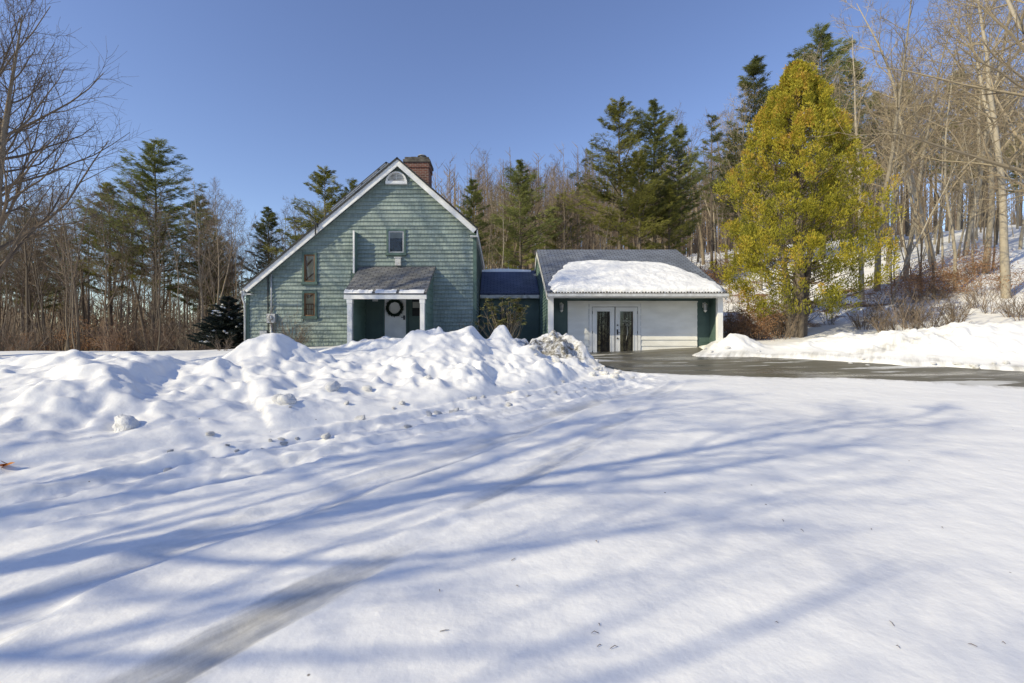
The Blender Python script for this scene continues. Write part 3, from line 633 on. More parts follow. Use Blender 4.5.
sd = MB(); sd.box(w4[0] + .02, w4[1], HY - .075, HY - .062, wz(308, HY), wz(302, HY)); sd.build('sidelight_blind', M['curtain'], sdo)
sg = MB(); sg.box(wx(373, HY), wx(378.3, HY), HY - .08, HY - .045, wz(301.5, HY), wz(295, HY)); sg.build('notice_plate', M['white'], house)
sg = MB()
for k in range(3): sg.box(wx(374 + k * 1.3, HY), wx(374.7 + k * 1.3, HY), HY - .084, HY - .081, wz(299, HY), wz(297.6, HY))
# wreath, hanging on the front door
wr = thing('wreath', (wx(395.5, HY), HY - .12, wz(308, HY)), 'round dark evergreen wreath hanging on the white front door', 'wreath')
wc = Vector((wx(395.5, HY), HY - .15, wz(308.2, HY))); wb = MB()
wb.tube([wc + Vector((math.cos(t) * .26, 0, math.sin(t) * .26)) for t in np.linspace(0, 2 * math.pi, 25)], [.045] * 25, 6, .2)
for i in range(900):
    t = U(0, 6.283); rr_ = .26 + U(-.05, .05); p = wc + Vector((math.cos(t) * rr_, U(-.05, .02), math.sin(t) * rr_))
    d = Vector((math.cos(t + U(.2, 1.8)), U(-.6, .1), math.sin(t + U(.2, 1.8)))).normalized() * U(.05, .10); s_ = d.cross(Vector((U(-1, 1), U(-1, 1), U(-1, 1)))).normalized() * .012
    wb.face([p - s_, p + s_, p + d], var=R())
wb.build('greenery', M['wreath'], wr)
rb = MB(); rb.box(wc.x - .012, wc.x + .012, HY - .112, HY - .106, wc.z + .26, dzt); rb.build('hanger', M['ribbon'], wr)

# ------------------------------------------------------------------ BREEZEWAY
BX0, BX1 = HX1 + .06, 1.72
bz_ = thing('breezeway', ((BX0 + BX1) / 2, 21.2, 1.1), 'low dark green breezeway with blue grey roof joining house and garage', 'breezeway')
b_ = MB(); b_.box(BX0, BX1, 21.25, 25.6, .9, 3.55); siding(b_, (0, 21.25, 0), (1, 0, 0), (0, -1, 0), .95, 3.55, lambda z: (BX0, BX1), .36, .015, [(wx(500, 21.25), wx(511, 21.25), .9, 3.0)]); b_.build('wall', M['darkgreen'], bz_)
b_ = MB(); ez = wz(293.5, 21.); rz_ = wz(270.5, 23.4); b_.slab((BX0, 21., ez), (BX1, 21., ez), (BX1, 23.4, rz_), (BX0, 23.4, rz_), .08); b_.slab((BX1, 25.8, ez), (BX0, 25.8, ez), (BX0, 23.4, rz_), (BX1, 23.4, rz_), .08); b_.build('roof', M['shingle_blue'], bz_)
b_ = MB(); b_.box(BX0, BX1, 20.97, 21.06, ez - .21, ez - .07); b_.build('gutter', M['dirtywhite'], bz_, bevel=.01)
b_ = MB(); b_.box(wx(500, 21.2), wx(511, 21.2), 21.2, 21.24, 1.3, 2.98); b_.build('door_panel', M['black'], bz_)
bs = MB()
for i in range(14):
    xa = BX0 + i * .17; h = .14 * math.sin(min(1, (i + 1) / 8) * 1.57) * (1 - i / 16); bs.hexa([(xa, 23.25, rz_ - .09), (xa + .17, 23.25, rz_ - .09), (xa + .17, 23.32, rz_ + h * .8), (xa, 23.32, rz_ + h), (xa, 23.9, rz_ - .32), (xa + .17, 23.9, rz_ - .32), (xa + .17, 23.7, rz_ + h * .6), (xa, 23.7, rz_ + h * .7)])
tag(bs.build('ridge_snow', M['roofsnow']), 'thin drift of shaded snow along the breezeway roof ridge', 'snow')

# ------------------------------------------------------------------ GARAGE
GF = 17.55; GW = 18.3; GBK = 26.6; GX0, GX1 = wx(548, GF), wx(722.5, GF); EZ = 3.36; GRY = 22.1
rzg = wz(249.5, GRY); ezg = wz(291.5, 17.2)
gar = thing('garage', ((GX0 + GX1) / 2, GF, 1.0), 'converted garage with white front, glass double doors and snow on its grey roof', 'garage')
def gz(y): return ezg + (rzg - ezg) * (y - 17.2) / (GRY - 17.2) if y < GRY else rzg - (rzg - ezg) * (y - GRY) / (GRY - 17.2)
RT2 = .16
g_ = MB(); yb = 2 * GRY - GF
for xa, xb in ((GX0, GX0 + .12), (GX1 - .12, GX1)):
    poly = [(GF + .03, .7), (yb, .7), (yb, gz(yb) - RT2), (GRY, gz(GRY) - RT2), (GF + .03, gz(GF) - RT2)]
    g_.face([(xa, a, b) for a, b in poly]); g_.face([(xb, a, b) for a, b in poly][::-1])
    for i in range(5): a, b = poly[i], poly[(i + 1) % 5]; g_.face([(xa, a[0], a[1]), (xb, a[0], a[1]), (xb, b[0], b[1]), (xa, b[0], b[1])])
def gspan(z):
    zz = z + RT2
    if zz > rzg: return None
    f = max(0, (zz - ezg) / (rzg - ezg)) * (GRY - 17.2); a = max(GF + .05, 17.2 + f); return (a, 2 * GRY - a)
siding(g_, (GX0, 0, 0), (0, 1, 0), (-1, 0, 0), .8, rzg - RT2 - .03, gspan, .125, .022)
siding(g_, (GX1, 0, 0), (0, 1, 0), (1, 0, 0), .8, rzg - RT2 - .03, gspan, .125, .022)
g_.box(GX0 + .12, GX1 - .12, yb - .1, yb, .7, 3.2)
g_.build('side_wall', M['clap'], gar)
g_ = MB(); g_.box(GX0 + .12, GX1 - .12, GW, GW + .12, .7, 3.5); WX0, WX1 = wx(567.5, GW), wx(696.8, GW)
siding(g_, (0, GW, 0), (1, 0, 0), (0, -1, 0), .85, 3.4, lambda z: (GX0 + .12, WX0 - .01), .36, .014); siding(g_, (0, GW, 0), (1, 0, 0), (0, -1, 0), .85, 3.4, lambda z: (WX1 + .01, GX1 - .12), .36, .014)
g_.box(WX0 - .01, WX1 + .01, GW - .03, GW, 3.14, 3.5)
g_.build('front_wall', M['darkgreen'], gar)
g_ = MB(); zt_ = 3.14; dA, dB = wx(589, GW), wx(640, GW)
g_.box(WX0, WX1, GW - .035, GW - .002, .94, zt_); g_.box(WX0 - .01, WX1 + .01, GW - .07, GW - .036, zt_ - .05, zt_ - .001)
siding(g_, (0, GW - .035, 0), (1, 0, 0), (0, -1, 0), .96, zt_ - .06, lambda z: (WX0 + .005, WX1 - .005), .235, .032, [(dA, dB, .9, 3.05)])
g_.build('white_infill_wall', M['whitewall'], gar)
g_ = MB(); g_.box(dA, dA + .1, GW - .08, GW - .036, .985, 3.02); g_.box(dB - .1, dB, GW - .08, GW - .036, .985, 3.02); g_.box(dA + .1, dB - .1, GW - .08, GW - .036, 2.92, 3.02); g_.build('door_frame', M['white'], gar, bevel=.004)
dm = (dA + dB) / 2
for s, (a, b) in enumerate(((dA + .115, dm - .02), (dm + .02, dB - .115))):
    gl0, gl1 = a + .17, b - .17; zb_, zt2 = 1.0, 2.9; g0, g1 = wz(352, GW), wz(311.5, GW)
    l = MB(); l.box(a, gl0, GW - .075, GW - .04, zb_, zt2); l.box(gl1, b, GW - .075, GW - .04, zb_, zt2); l.box(gl0, gl1, GW - .075, GW - .04, zb_, g0); l.box(gl0, gl1, GW - .075, GW - .04, g1, zt2)
    t = .03
    l.box(gl0 - t, gl0, GW - .09, GW - .074, g0 - t, g1 + t); l.box(gl1, gl1 + t, GW - .09, GW - .074, g0 - t, g1 + t); l.box(gl0, gl1, GW - .09, GW - .074, g0 - t, g0); l.box(gl0, gl1, GW - .09, GW - .074, g1, g1 + t)
    lo_ = l.build('glass_door', M['white'], gar)
    p_ = MB(); p_.face([(gl0, GW - .06, g0), (gl1, GW - .06, g0), (gl1, GW - .06, g1), (gl0, GW - .06, g1)]); p_.build('pane', M['glass'], lo_)
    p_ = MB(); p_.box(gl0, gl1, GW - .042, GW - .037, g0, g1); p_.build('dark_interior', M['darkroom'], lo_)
    if s == 1:
        h_ = MB(); hx = a + .075
        h_.box(hx - .025, hx + .025, GW - .095, GW - .075, 1.86, 2.06); h_.tube([(hx, GW - .1, 1.95), (hx, GW - .14, 1.95), (hx + .09, GW - .14, 1.95)], [.012] * 3, 6); h_.build('door_handle', M['black'], lo_)
        for z_ in (2.22, 1.72): h_ = MB(); h_.tube([(hx, GW - .07, z_), (hx, GW - .11, z_)], [.03, .03], 10); h_.build('door_lock', M['black'], lo_)
        h_ = MB(); fcx = (gl0 + gl1) / 2 + .02  # pale flower shape modelled in place of a reflection in the pane
        for q in range(26):
            a_ = U(0, 6.28); r_ = U(.02, .15); c_ = Vector((fcx + r_ * math.cos(a_), GW - .055 + U(-.004, .004), g1 - .42 + r_ * math.sin(a_))); e_ = .035
            h_.face([c_ + Vector((e_ * math.cos(a_ + w), 0, e_ * math.sin(a_ + w))) for w in (0, 1.5, 3, 4.6)])
        h_.tube([(fcx, GW - .055, g1 - .5), (fcx + .03, GW - .055, g1 - .8), (fcx - .03, GW - .055, g1 - 1.1)], [.012, .018, .01], 5)
        h_.build('flower_reflection', M['curtain'], lo_)
    hx = a if s == 0 else b
    for z in (1.2, 1.95, 2.7): h_ = MB(); h_.box(hx - .012, hx + .012, GW - .084, GW - .0755, z - .05, z + .05); h_.build('hinge', M['black'], lo_)
for xg in (dA + .103, dm - .006, dB - .115):  # dark strips standing in for the shadow lines in the door gaps
    ws = MB(); ws.box(xg, xg + .012, GW - .079, GW - .038, 1.0, 2.905); ws.build('gap_shadow_strip', M['stone'], gar)
ws = MB(); ws.box(dA + .103, dB - .103, GW - .079, GW - .038, 2.905, 2.918); ws.build('gap_shadow_strip', M['stone'], gar)
ws = MB(); ws.box(dA - .02, dA - .003, GW - .06, GW - .036, .96, 3.04); ws.build('door_casing_joint', M['metal'], gar)  # grey strips drawing the shadow line where door frame meets wall
ws = MB(); ws.box(dB + .003, dB + .02, GW - .06, GW - .036, .96, 3.04); ws.build('door_casing_joint', M['metal'], gar)
th = MB(); th.box(dA + .1, dB - .1, GW - .13, GW - .03, .965, .985); th.build('threshold', M['metal'], gar)
sp_ = MB(); sp_.box(GX0 + .12, GX1 - .12, GF + .05, GW, 3.22, 3.25); sp_.build('soffit', M['darkgreen'], gar)
for a, b in ((548, 553.5), (717.3, 722.5)):
    p_ = MB(); p_.box(wx(a, GF), wx(b, GF), GF - .04, GF + .12, .7, 3.33); p_.build('corner_post', M['white'], gar, bevel=.006)
sw = MB(); sw.box(GX1 - .15, GX1 - .125, GF + .1, GW, .8, 3.3); siding(sw, (GX1 - .15, 0, 0), (0, 1, 0), (-1, 0, 0), .85, 3.28, lambda z: (GF + .11, GW - .02), .36, .012); sw.build('recess_return', M['darkgreen'], gar)
b_ = MB(); rx0, rx1 = wx(547, 17.2), wx(727, 17.2)
b_.slab((rx0, 17.18, ezg), (rx1, 17.18, ezg), (rx1, GRY, rzg), (rx0, GRY, rzg), .08); b_.slab((rx1, 2 * GRY - 17.2, ezg), (rx0, 2 * GRY - 17.2, ezg), (rx0, GRY, rzg), (rx1, GRY, rzg), .08); b_.build('roof', M['shingle'], gar)
b_ = MB(); b_.box(rx0, rx1, 17.2, 17.24, ezg - .21, ezg - .085); b_.box(rx0 + .02, rx1 - .02, 17.24, GF + .05, 3.19, 3.21); b_.build('eave_fascia', M['white'], gar)
b_ = MB(); b_.box(rx0 + .01, rx1 - .01, 17.03, 17.198, ezg - .19, ezg - .09); b_.build('gutter', M['steel'], gar, bevel=.012)
ic = MB()
ic.box(rx0 + .05, rx1 - .05, 17.035, 17.06, ezg - .088, ezg - .07)
for i in range(60):
    x = rx0 + .1 + (rx1 - rx0 - .2) * i / 59; l = U(.03, .06); w = U(.02, .03); ic.box(x - w, x + w, 17.03, 17.065, ezg - .071, ezg - .07 + l)
ic.build('gutter_guard', M['stone'], gar)
for xr_ in (rx0, rx1 - .03):
    rk = MB()
    for ya_, za_, yb_, zb2 in ((17.2, ezg, GRY, rzg), (GRY, rzg, 2 * GRY - 17.2, ezg)):
        rk.hexa([(xr_, ya_, za_ - .30), (xr_, yb_, zb2 - .30), (xr_, yb_, zb2 - .085), (xr_, ya_, za_ - .085), (xr_ + .03, ya_, za_ - .30), (xr_ + .03, yb_, zb2 - .30), (xr_ + .03, yb_, zb2 - .085), (xr_ + .03, ya_, za_ - .085)])
    rk.build('rake_board', M['white'], gar)
for px_ in (561, 703.5):
    x = wx(px_, GW); z = wz(307, GW); l = MB()
    l.box(x - .05, x + .05, GW - .03, GW - .014, z - .02, z + .16); l.tube([(x, GW - .03, z + .1), (x, GW - .13, z + .17), (x, GW - .16, z + .12)], [.012] * 3, 6); l.tube([(x, GW - .16, z + .15), (x, GW - .16, z + .12), (x, GW - .16, z + .08)], [.01, .04, .095], 6)
    lo_ = l.build('wall_lantern', M['white'], gar)
    l = MB(); l.tube([(x, GW - .16, z + .08), (x, GW - .16, z - .14)], [.085, .06], 6, cap=True); l.build('lantern_glass', M['clay'], lo_)
    l = MB(); l.tube([(x, GW - .16, z - .14), (x, GW - .16, z - .17), (x, GW - .16, z - .21)], [.07, .05, .01], 6); l.build('finial', M['white'], lo_)
# snow lying on the garage roof
pl_ = [(wx(552, 17.3), 0.0), (wx(553, 17.3) - .02, .10), (wx(551, 17.6), .22), (wx(553, 18.3), .33), (wx(561, 19.3), .44), (wx(568, 20), .62), (wx(600, 20.4), .66), (wx(640, 20.4), .64), (wx(660, 20.3), .61), (wx(680, 19.6), .47), (wx(700, 18.6), .27), (wx(717, 17.8), .13), (wx(722, 17.3), .0)]
ply = [(a, b * 5.5) for a, b in pl_]; ply = [(a, -.3 if b == 0 else b) for a, b in ply]
sx = np.arange(GX0 - .3, GX1 + .4, .05); sv = np.arange(-.05, 4.4, .05); SX, SV = np.meshgrid(sx, sv); q = in_poly(SX.ravel(), SV.ravel(), ply) + .16 * fbm(SX.ravel() * 2.4, SV.ravel() * 2.4, 4)
L_ = math.hypot(GRY - 17.2, rzg - ezg); ty, tz = (GRY - 17.2) / L_, (rzg - ezg) / L_
dd = np.minimum(q, (SV.ravel() + .16)); th_ = np.where(dd > 0, .15 * np.sqrt(np.clip(dd / .3, 0, 1)) + .10 * fbm(SX.ravel() * .9, SV.ravel() * .9, 4) * np.clip(dd / .4, 0, 1) + .02 * fbm(SX.ravel() * 4, SV.ravel() * 4, 3) * np.clip(dd / .3, 0, 1), -.06 + np.clip(dd, -.3, 0) * .1)
th_ = np.where(SV.ravel() < -.03, -.05, th_)
sy = 17.12 + SV.ravel() * ty - th_ * tz; sz = ezg - .02 + SV.ravel() * tz + th_ * ty
rs_ = grid_mesh('roof_snow', SX.ravel(), sy, sz, len(sx), len(sv), M['roofsnow'], keep=q > -.04)
tag(rs_, 'thick white slab of snow lying on the lower garage roof', 'snow')
bpy.context.view_layer.update()

# ------------------------------------------------------------------ trees
def rot_from(d, ang, az):
    d = d.normalized(); a = d.orthogonal().normalized(); a.rotate(Matrix.Rotation(az, 3, d)); 
    return (d * math.cos(ang) + a * math.sin(ang)).normalized()
def bare_tree(H=15, r0=.16, first=.35, nl=20, limb=.28, ang=(35, 65), nb=7, nt=5, lean=.03, fork=0., twig_r=.009, up=.25, seg=12, wob=.02, tl=.55):
    T = MB(); C = MB()
    def grow(p, d, L, r, lev, mb, var):
        n = max(3, int(seg if lev == 0 else (6 if lev == 1 else (4 if lev == 2 else 3)))); pts = [p.copy()]; rs = [r]; dirs = [d.copy()]
        endr = {0: .22, 1: .2, 2: .3, 3: .45}[lev]
        for i in range(n):
            j = Vector((U(-1, 1), U(-1, 1), U(-1, 1))) * (wob * 2.2 if lev == 0 else .16 + .03 * lev)
            d = (d + j + Vector((0, 0, up if lev and lev < 3 else .06)) * (.35 if lev else .3)).normalized()
            p = p + d * L / n; pts.append(p.copy()); dirs.append(d.copy()); t = (i + 1) / n; rs.append(max(.004, r * (1 - t * (1 - endr)) if lev else r * ((1 - t) ** .95 * (1 - endr * .5) + endr * .5) * (1 + .25 * (1 - min(1, t * 8)))))
        mb.tube(pts, rs, {0: 8, 1: 5, 2: 4, 3: 3}[lev], var, cap=False)
        return pts, rs, dirs
    def at(pts, rs, dirs, t):
        f = t * (len(pts) - 1); i = min(int(f), len(pts) - 2); u = f - i
        return pts[i].lerp(pts[i + 1], u), rs[i] * (1 - u) + rs[i + 1] * u, dirs[i + 1]
    stems = [grow(Vector((0, 0, -.3)), Vector((U(-lean, lean), U(-lean, lean), 1)).normalized(), H, r0, 0, T, .5)]
    if fork:
        p, r, d = at(*stems[0], fork); stems.append(grow(p, rot_from(d, U(.25, .45), U(0, 6.28)), H * (1 - fork) * .95, r * .85, 0, T, .55))
    for st in stems:
        az = U(0, 6)
        for i in range(nl):
            t = first + (1 - first) * (i + .5) / nl * .98; p, r, d = at(*st, t); az += 2.4 + U(-.5, .5)
            Ll = H * limb * (1 - .75 * ((t - first) / (1 - first)) ** 1.3) * U(.6, 1.15)
            l1 = grow(p, rot_from(d, math.radians(U(*ang)), az), Ll, min(r * .55, .008 + Ll * .011), 1, C, U(.3, .8)); az2 = U(0, 6)
            for k in range(nb):
                tt = .22 + .75 * (k + U(.2, .8)) / nb; p2, r2, d2 = at(*l1, tt); az2 += 2.5 + U(-.6, .6); L2 = Ll * tl * (1 - .55 * tt) * U(.6, 1.2)
                l2 = grow(p2, rot_from(d2, math.radians(U(28, 58)), az2), L2, max(.008, r2 * .55), 2, C, U(.1, .8)); az3 = U(0, 6)
                for q_ in range(nt):
                    t3 = .25 + .75 * (q_ + U(.1, .9)) / nt; p3, r3, d3 = at(*l2, t3); az3 += 2.4
                    grow(p3, rot_from(d3, math.radians(U(25, 50)), az3), max(.25, L2 * .55 * U(.6, 1.3)), twig_r, 3, C, U(0, .8))
    return T, C
def tuft(mb, p, d, n, L, w, var, flat=.6):
    for i in range(n):
        v = Vector((d.x + U(-1, 1) * .8, d.y + U(-1, 1) * .8, d.z * flat + U(-.35, .75) * .6)).normalized() * L * U(.6, 1.2)
        s = v.cross(Vector((U(-1, 1), U(-1, 1), U(-1, 1)))).normalized() * w; b = p + Vector((U(-1, 1), U(-1, 1), U(-.5, .5))) * L * .45
        mb.face([b - s, b + s, b + v + s * .35, b + v - s * .35], var=min(1, max(0, var + U(-.12, .12))))
def pine(H=15, r0=.2, first=.35, spread=.2, gap=.5, layers=1., dens=1., droop=.0, dead=0.):
    T = MB(); C = MB(); pts = []; x = y = 0.
    for i in range(15):
        pts.append(Vector((x, y, -.3 + (H + .3) * i / 14))); x += U(-.05, .05); y += U(-.05, .05)
    T.tube(pts, [r0 * (1 - .93 * i / 14) for i in range(15)], 8, .5, cap=False)
    for i in range(int(14)):      # dead lower snags
        z = H * U(.12, first); a = U(0, 6.28); L = U(.6, 1.8); T.tube([(0, 0, z), (L * .5 * math.cos(a), L * .5 * math.sin(a), z + .05), (L * math.cos(a), L * math.sin(a), z - .1)], [.02, .012, .005], 3, .6, cap=False)
    z = H * first
    while z < H * .985:
        t = (z / H - first) / (1 - first); shape = (min(1, (t + .12) * 3.2)) * (1 - t) ** .8 + .03
        for k in range(random.choice((5, 6, 6, 7))):
            if R() < .24: continue
            a = U(0, 6.28); L = H * spread * shape * U(.4, 1.4); el = U(.02, .28) + .35 * t - droop
            f = z / H * 14; c = pts[min(14, int(f))]; o = Vector((c.x, c.y, z + U(-.2, .2))); dh = Vector((math.cos(a), math.sin(a), 0)); P = []
            n = 5
            for i in range(n + 1): u = i / n; P.append(o + dh * L * u + Vector((0, 0, L * (el * u + .18 * u * u))) + Vector((U(-1, 1), U(-1, 1), U(-1, 1))) * .03 * L * u)
            T.tube(P, [max(.006, .012 + L * .012) * (1 - .8 * i / n) for i in range(n + 1)], 3, .4, cap=False)
            side = dh.cross(Vector((0, 0, 1))); cv = U(.15, .9); nn = int((10 + L * 19) * dens)
            for j in range(nn):
                u = .16 + .86 * R() ** .7; i = min(n - 1, int(u * n)); b = P[i].lerp(P[i + 1], min(1, u * n - i)); wd = L * .30 * (1.1 - abs(u - .7) * 1.2)
                b = b + side * U(-1, 1) * wd + Vector((0, 0, U(-.04, .12) * layers))
                tuft(C, b, dh, 8, .22, .013, cv)
        z += gap * U(.7, 1.25) * (1 - .35 * t)
    return T, C
def spruce(H=2.6, rad=1.3, n=2600):
    T = MB(); C = MB(); SN = MB(); T.tube([(0, 0, -.2), (0, 0, H)], [.07, .01], 6)
    z = .12
    while z < H:
        t = z / H
        for k in range(int(9 * (1 - t) + 3)):
            z0 = z + U(-.1, .1); a = U(0, 6.28); L = rad * (1 - t) ** .8 * U(.75, 1.1) + .08; dh = Vector((math.cos(a), math.sin(a), 0)); P = [Vector((0, 0, z0)) + dh * L * u + Vector((0, 0, L * (.42 * u - .22 * u * u + .12 * u ** 3))) for u in (0, .25, .5, .75, 1)]
            T.tube(P, [.012, .01, .008, .006, .004], 3, cap=False); side = dh.cross(Vector((0, 0, 1))); cv = R()
            for j in range(int(10 + L * 22)):
                u = .15 + .85 * R(); i = min(3, int(u * 4)); b = P[i].lerp(P[i + 1], u * 4 - i) + side * U(-.22, .22) * L * (1.1 - u); tuft(C, b, dh, 7, .10, .012, cv, .5)
            if R() < .22 and t < .8:
                b = P[3] + Vector((0, 0, .05)); w = U(.05, .1)
                for j in range(3):
                    bb = b + side * U(-.15, .15) + dh * U(-.15, .1); SN.tube([bb - dh * w, bb, bb + dh * w * .8], [.01, U(.03, .055), .01], 6, cap=False)
        z += .07
    return T, C, SN
PROTO = {}
def proto(name, tc, mt_, mc_, tn='trunk', cn='crown'):
    PROTO[name] = [(tn, tc[0].data(tn, mt_, smooth=True)), (cn, tc[1].data(cn, mc_))]
random.seed(11)
for i in range(4): proto('bare%d' % i, bare_tree(15, U(.10, .15), U(.38, .5), 20, U(.24, .3), nb=7, nt=5, ang=(28, 55), fork=(0, .45, 0, .3)[i], wob=.03, twig_r=.008), M['bark'], M['twig'])
for i in range(3): proto('pale%d' % i, bare_tree(15, U(.11, .15), U(.3, .42), 20, U(.26, .32), nb=7, nt=5, ang=(32, 62), fork=(.4, 0, .25)[i], wob=.035, twig_r=.008), M['palebark'], M['paletwig'])
for i in range(2): proto('thin%d' % i, bare_tree(10, U(.05, .065), U(.3, .4), 14, .17, nb=4, nt=3, wob=.05, twig_r=.006, lean=.12), M['bark'], M['twig'])
for i in range(2): proto('palethin%d' % i, bare_tree(10, U(.05, .07), U(.25, .35), 14, .2, nb=4, nt=3, wob=.05, twig_r=.006, lean=.12), M['palebark'], M['paletwig'])
proto('pine0', pine(15, .2, .30, .26), M['pinebark'], M['needle']); proto('pine1', pine(15, .18, .26, .2), M['pinebark'], M['needle'])
proto('pine2', pine(15, .19, .34, .23), M['pinebark'], M['needle_warm']); proto('pine3', pine(15, .2, .28, .27), M['pinebark'], M['needle_warm'])
proto('pine4', pine(15, .15, .5, .14, dens=.6, gap=.9), M['pinebark'], M['needle'])
def brush(H=1.6, stems=14, mt_=None, spread=.7, sub=5):
    mb = MB()
    for i in range(stems):
        a = U(0, 6.28); p = Vector((math.cos(a) * U(0, .25), math.sin(a) * U(0, .25), -.1)); d = Vector((math.cos(a) * spread * U(.2, 1), math.sin(a) * spread * U(.2, 1), 1)).normalized(); L = H * U(.6, 1.1); P = [p]
        for k in range(5): d = (d + Vector((U(-1, 1), U(-1, 1), U(-.6, .8))) * .22).normalized(); P.append(P[-1] + d * L / 5)
        v = R(); mb.tube(P, [.014, .012, .010, .008, .006, .004], 3, v, cap=False)
        for k in range(sub):
            q = P[1 + k % 4].lerp(P[2 + k % 4], R()); e = rot_from(d, U(.4, 1.1), U(0, 6.28)); l = L * U(.2, .45); m1 = q + e * l * .5 + Vector((0, 0, .03)); mb.tube([q, m1, m1 + (e + Vector((U(-.3, .3), U(-.3, .3), .25))).normalized() * l * .5], [.007, .006, .003], 3, v, cap=False)
            e2 = rot_from(e, U(.4, .9), U(0, 6.28)); mb.tube([m1, m1 + e2 * l * .4], [.005, .003], 3, v, cap=False)
    return mb
def leafy(H, W, n, leafL, stems=8, low=.15):
    st = brush(H * .9, stems, spread=W / H * .8, sub=6); lf = MB(); 
    cl = [(U(0, 6.28), math.sqrt(R()) * W * .5, U(low, 1) ) for _ in range(26)]
    for i in range(n):
        a, r, h = random.choice(cl); z = H * h * (1 - .35 * (r / (W * .5)) ** 2); p = Vector((math.cos(a) * r, math.sin(a) * r, z)) + Vector((random.gauss(0, 1), random.gauss(0, 1), random.gauss(0, .8))) * W * .09
        d = Vector((U(-1, 1), U(-1, 1), U(-.9, .3))).normalized() * leafL * U(.6, 1.2); s = d.cross(Vector((U(-1, 1), U(-1, 1), U(-1, 1)))).normalized() * leafL * .26
        lf.face([p, p + d * .5 + s, p + d, p + d * .5 - s], var=min(1, max(0, (hash((round(a, 3))) % 97) / 97 * .6 + U(0, .4))))
    return st, lf
for i in range(3): PROTO['brush%d' % i] = [('stems', brush(1.7, 16).data('stems', M['brush']))]
for i in range(2): PROTO['redbrush%d' % i] = [('stems', brush(1.5, 26, sub=8).data('stems', M['redbrush']))]
for i in range(3):
    a, b = leafy(1.9, 2.4, 1500, .075); PROTO['beech%d' % i] = [('stems', a.data('stems', M['brush'])), ('leaves', b.data('leaves', M['beech']))]
def place(kind, name, x, y, h, ref, label, cat, group=None, zoff=-.05, rz=None, tilt=0.):
    o = bpy.data.objects.new(name, None); COL.objects.link(o); s = h / ref; z = ground(x, y) + zoff
    o.location = (x, y, z); o.rotation_euler = (U(-1, 1) * tilt, U(-1, 1) * tilt, U(0, 6.28) if rz is None else rz); o.scale = (s * U(.92, 1.08), s * U(.92, 1.08), s); o.empty_display_size = .3
    tag(o, label, cat, group)
    for n, me in PROTO[kind]:
        c = bpy.data.objects.new(n, me); COL.objects.link(c); c.parent = o
    return o
def place_px(kind, name, px, top, Y, ref, label, cat, group=None, **k):
    x = wx(px, Y); h = wz(top, Y) - ground(x, Y); return place(kind, name, x, Y, h, ref, label, cat, group, **k)

# named pines: (px, top, depth, kind, label)
random.seed(5)
PINES = [(153, 139, 34, 'pine0', 'tallest dark pine left of the house, with broad layered boughs'),
 (112, 182, 38, 'pine2', 'olive pine just left of the tall dark pine'), (88, 215, 44, 'pine4', 'thin pine with few boughs in the far left woods'),
 (200, 196, 38, 'pine1', 'dark pine right of the tallest left pine'), (214, 232, 46, 'pine3', 'smaller olive pine behind the bare trees left of the house'), (28, 205, 44, 'pine0', 'dark pine seen through the bare branches at the far left edge'),
 (60, 225, 50, 'pine2', 'brownish pine deep in the left woods'), (-20, 190, 40, 'pine1', 'pine at the left border of the view'),
 (325, 168, 36, 'pine3', 'full olive pine rising behind the left roof slope of the house'), (352, 180, 40, 'pine0', 'dark pine whose top shows just above the left roof slope'), (268, 208, 40, 'pine1', 'narrow pine above the low left eave of the house'), (296, 215, 46, 'pine4', 'sparse pine between two fuller pines behind the roof'),
 (472, 180, 33, 'pine1', 'dark pine peeking over the right roof slope of the house'), (521, 160, 31.5, 'pine0', 'dark pine above the breezeway'), (507, 205, 38, 'pine3', 'olive lower pine above the breezeway roof'), (493, 200, 50, 'pine4', 'thin pine behind the dark pine above the breezeway'),
 (560, 192, 35, 'pine2', 'small brownish pine left of the tallest pair behind the garage'), (578, 182, 34, 'pine4', 'slim pine close left of the tallest pair behind the garage'),
 (619, 100, 31, 'pine3', 'tall olive pine, left one of the pair behind the garage'), (655, 100, 32, 'pine0', 'tall pine, right one of the pair behind the garage'), (641, 150, 29.5, 'pine2', 'lower olive pine standing between the tall pair'), (680, 125, 33, 'pine1', 'dark pine right of the tall pair behind the garage'),
 (712, 112, 38, 'pine4', 'thin high crowned pine left of the yellow green cedar'), (668, 185, 30, 'pine2', 'short olive pine above the right half of the garage ridge'), (757, 58, 34, 'pine1', 'tall dark pine rising just left of the cedar top'), (735, 130, 40, 'pine0', 'dark pine half hidden behind the left side of the cedar'),
 (822, 28, 36, 'pine0', 'tallest pine, topping out behind the cedar crown'), (850, 60, 40, 'pine1', 'dark pine right of the tallest pine behind the cedar'), (795, 50, 44, 'pine4', 'sparse pine directly behind the cedar peak'), (876, 95, 44, 'pine2', 'olive pine behind the bare trees right of the cedar'),
 (908, 80, 46, 'pine2', 'brownish green pine crown among hillside hardwoods'), (935, 110, 40, 'pine4', 'sparse pine midway up the snowy hillside'), (985, 85, 46, 'pine3', 'olive pine behind the large right hand hardwoods'), (1020, 120, 42, 'pine2', 'olive pine at the right border of the view'), (960, 70, 52, 'pine1', 'dark pine high on the hill behind bare trees')]
for px, top, Y, k, lb in PINES: place_px(k, 'pine_tree', px, top, Y, 15, lb, 'pine tree', 'pines around the yard')

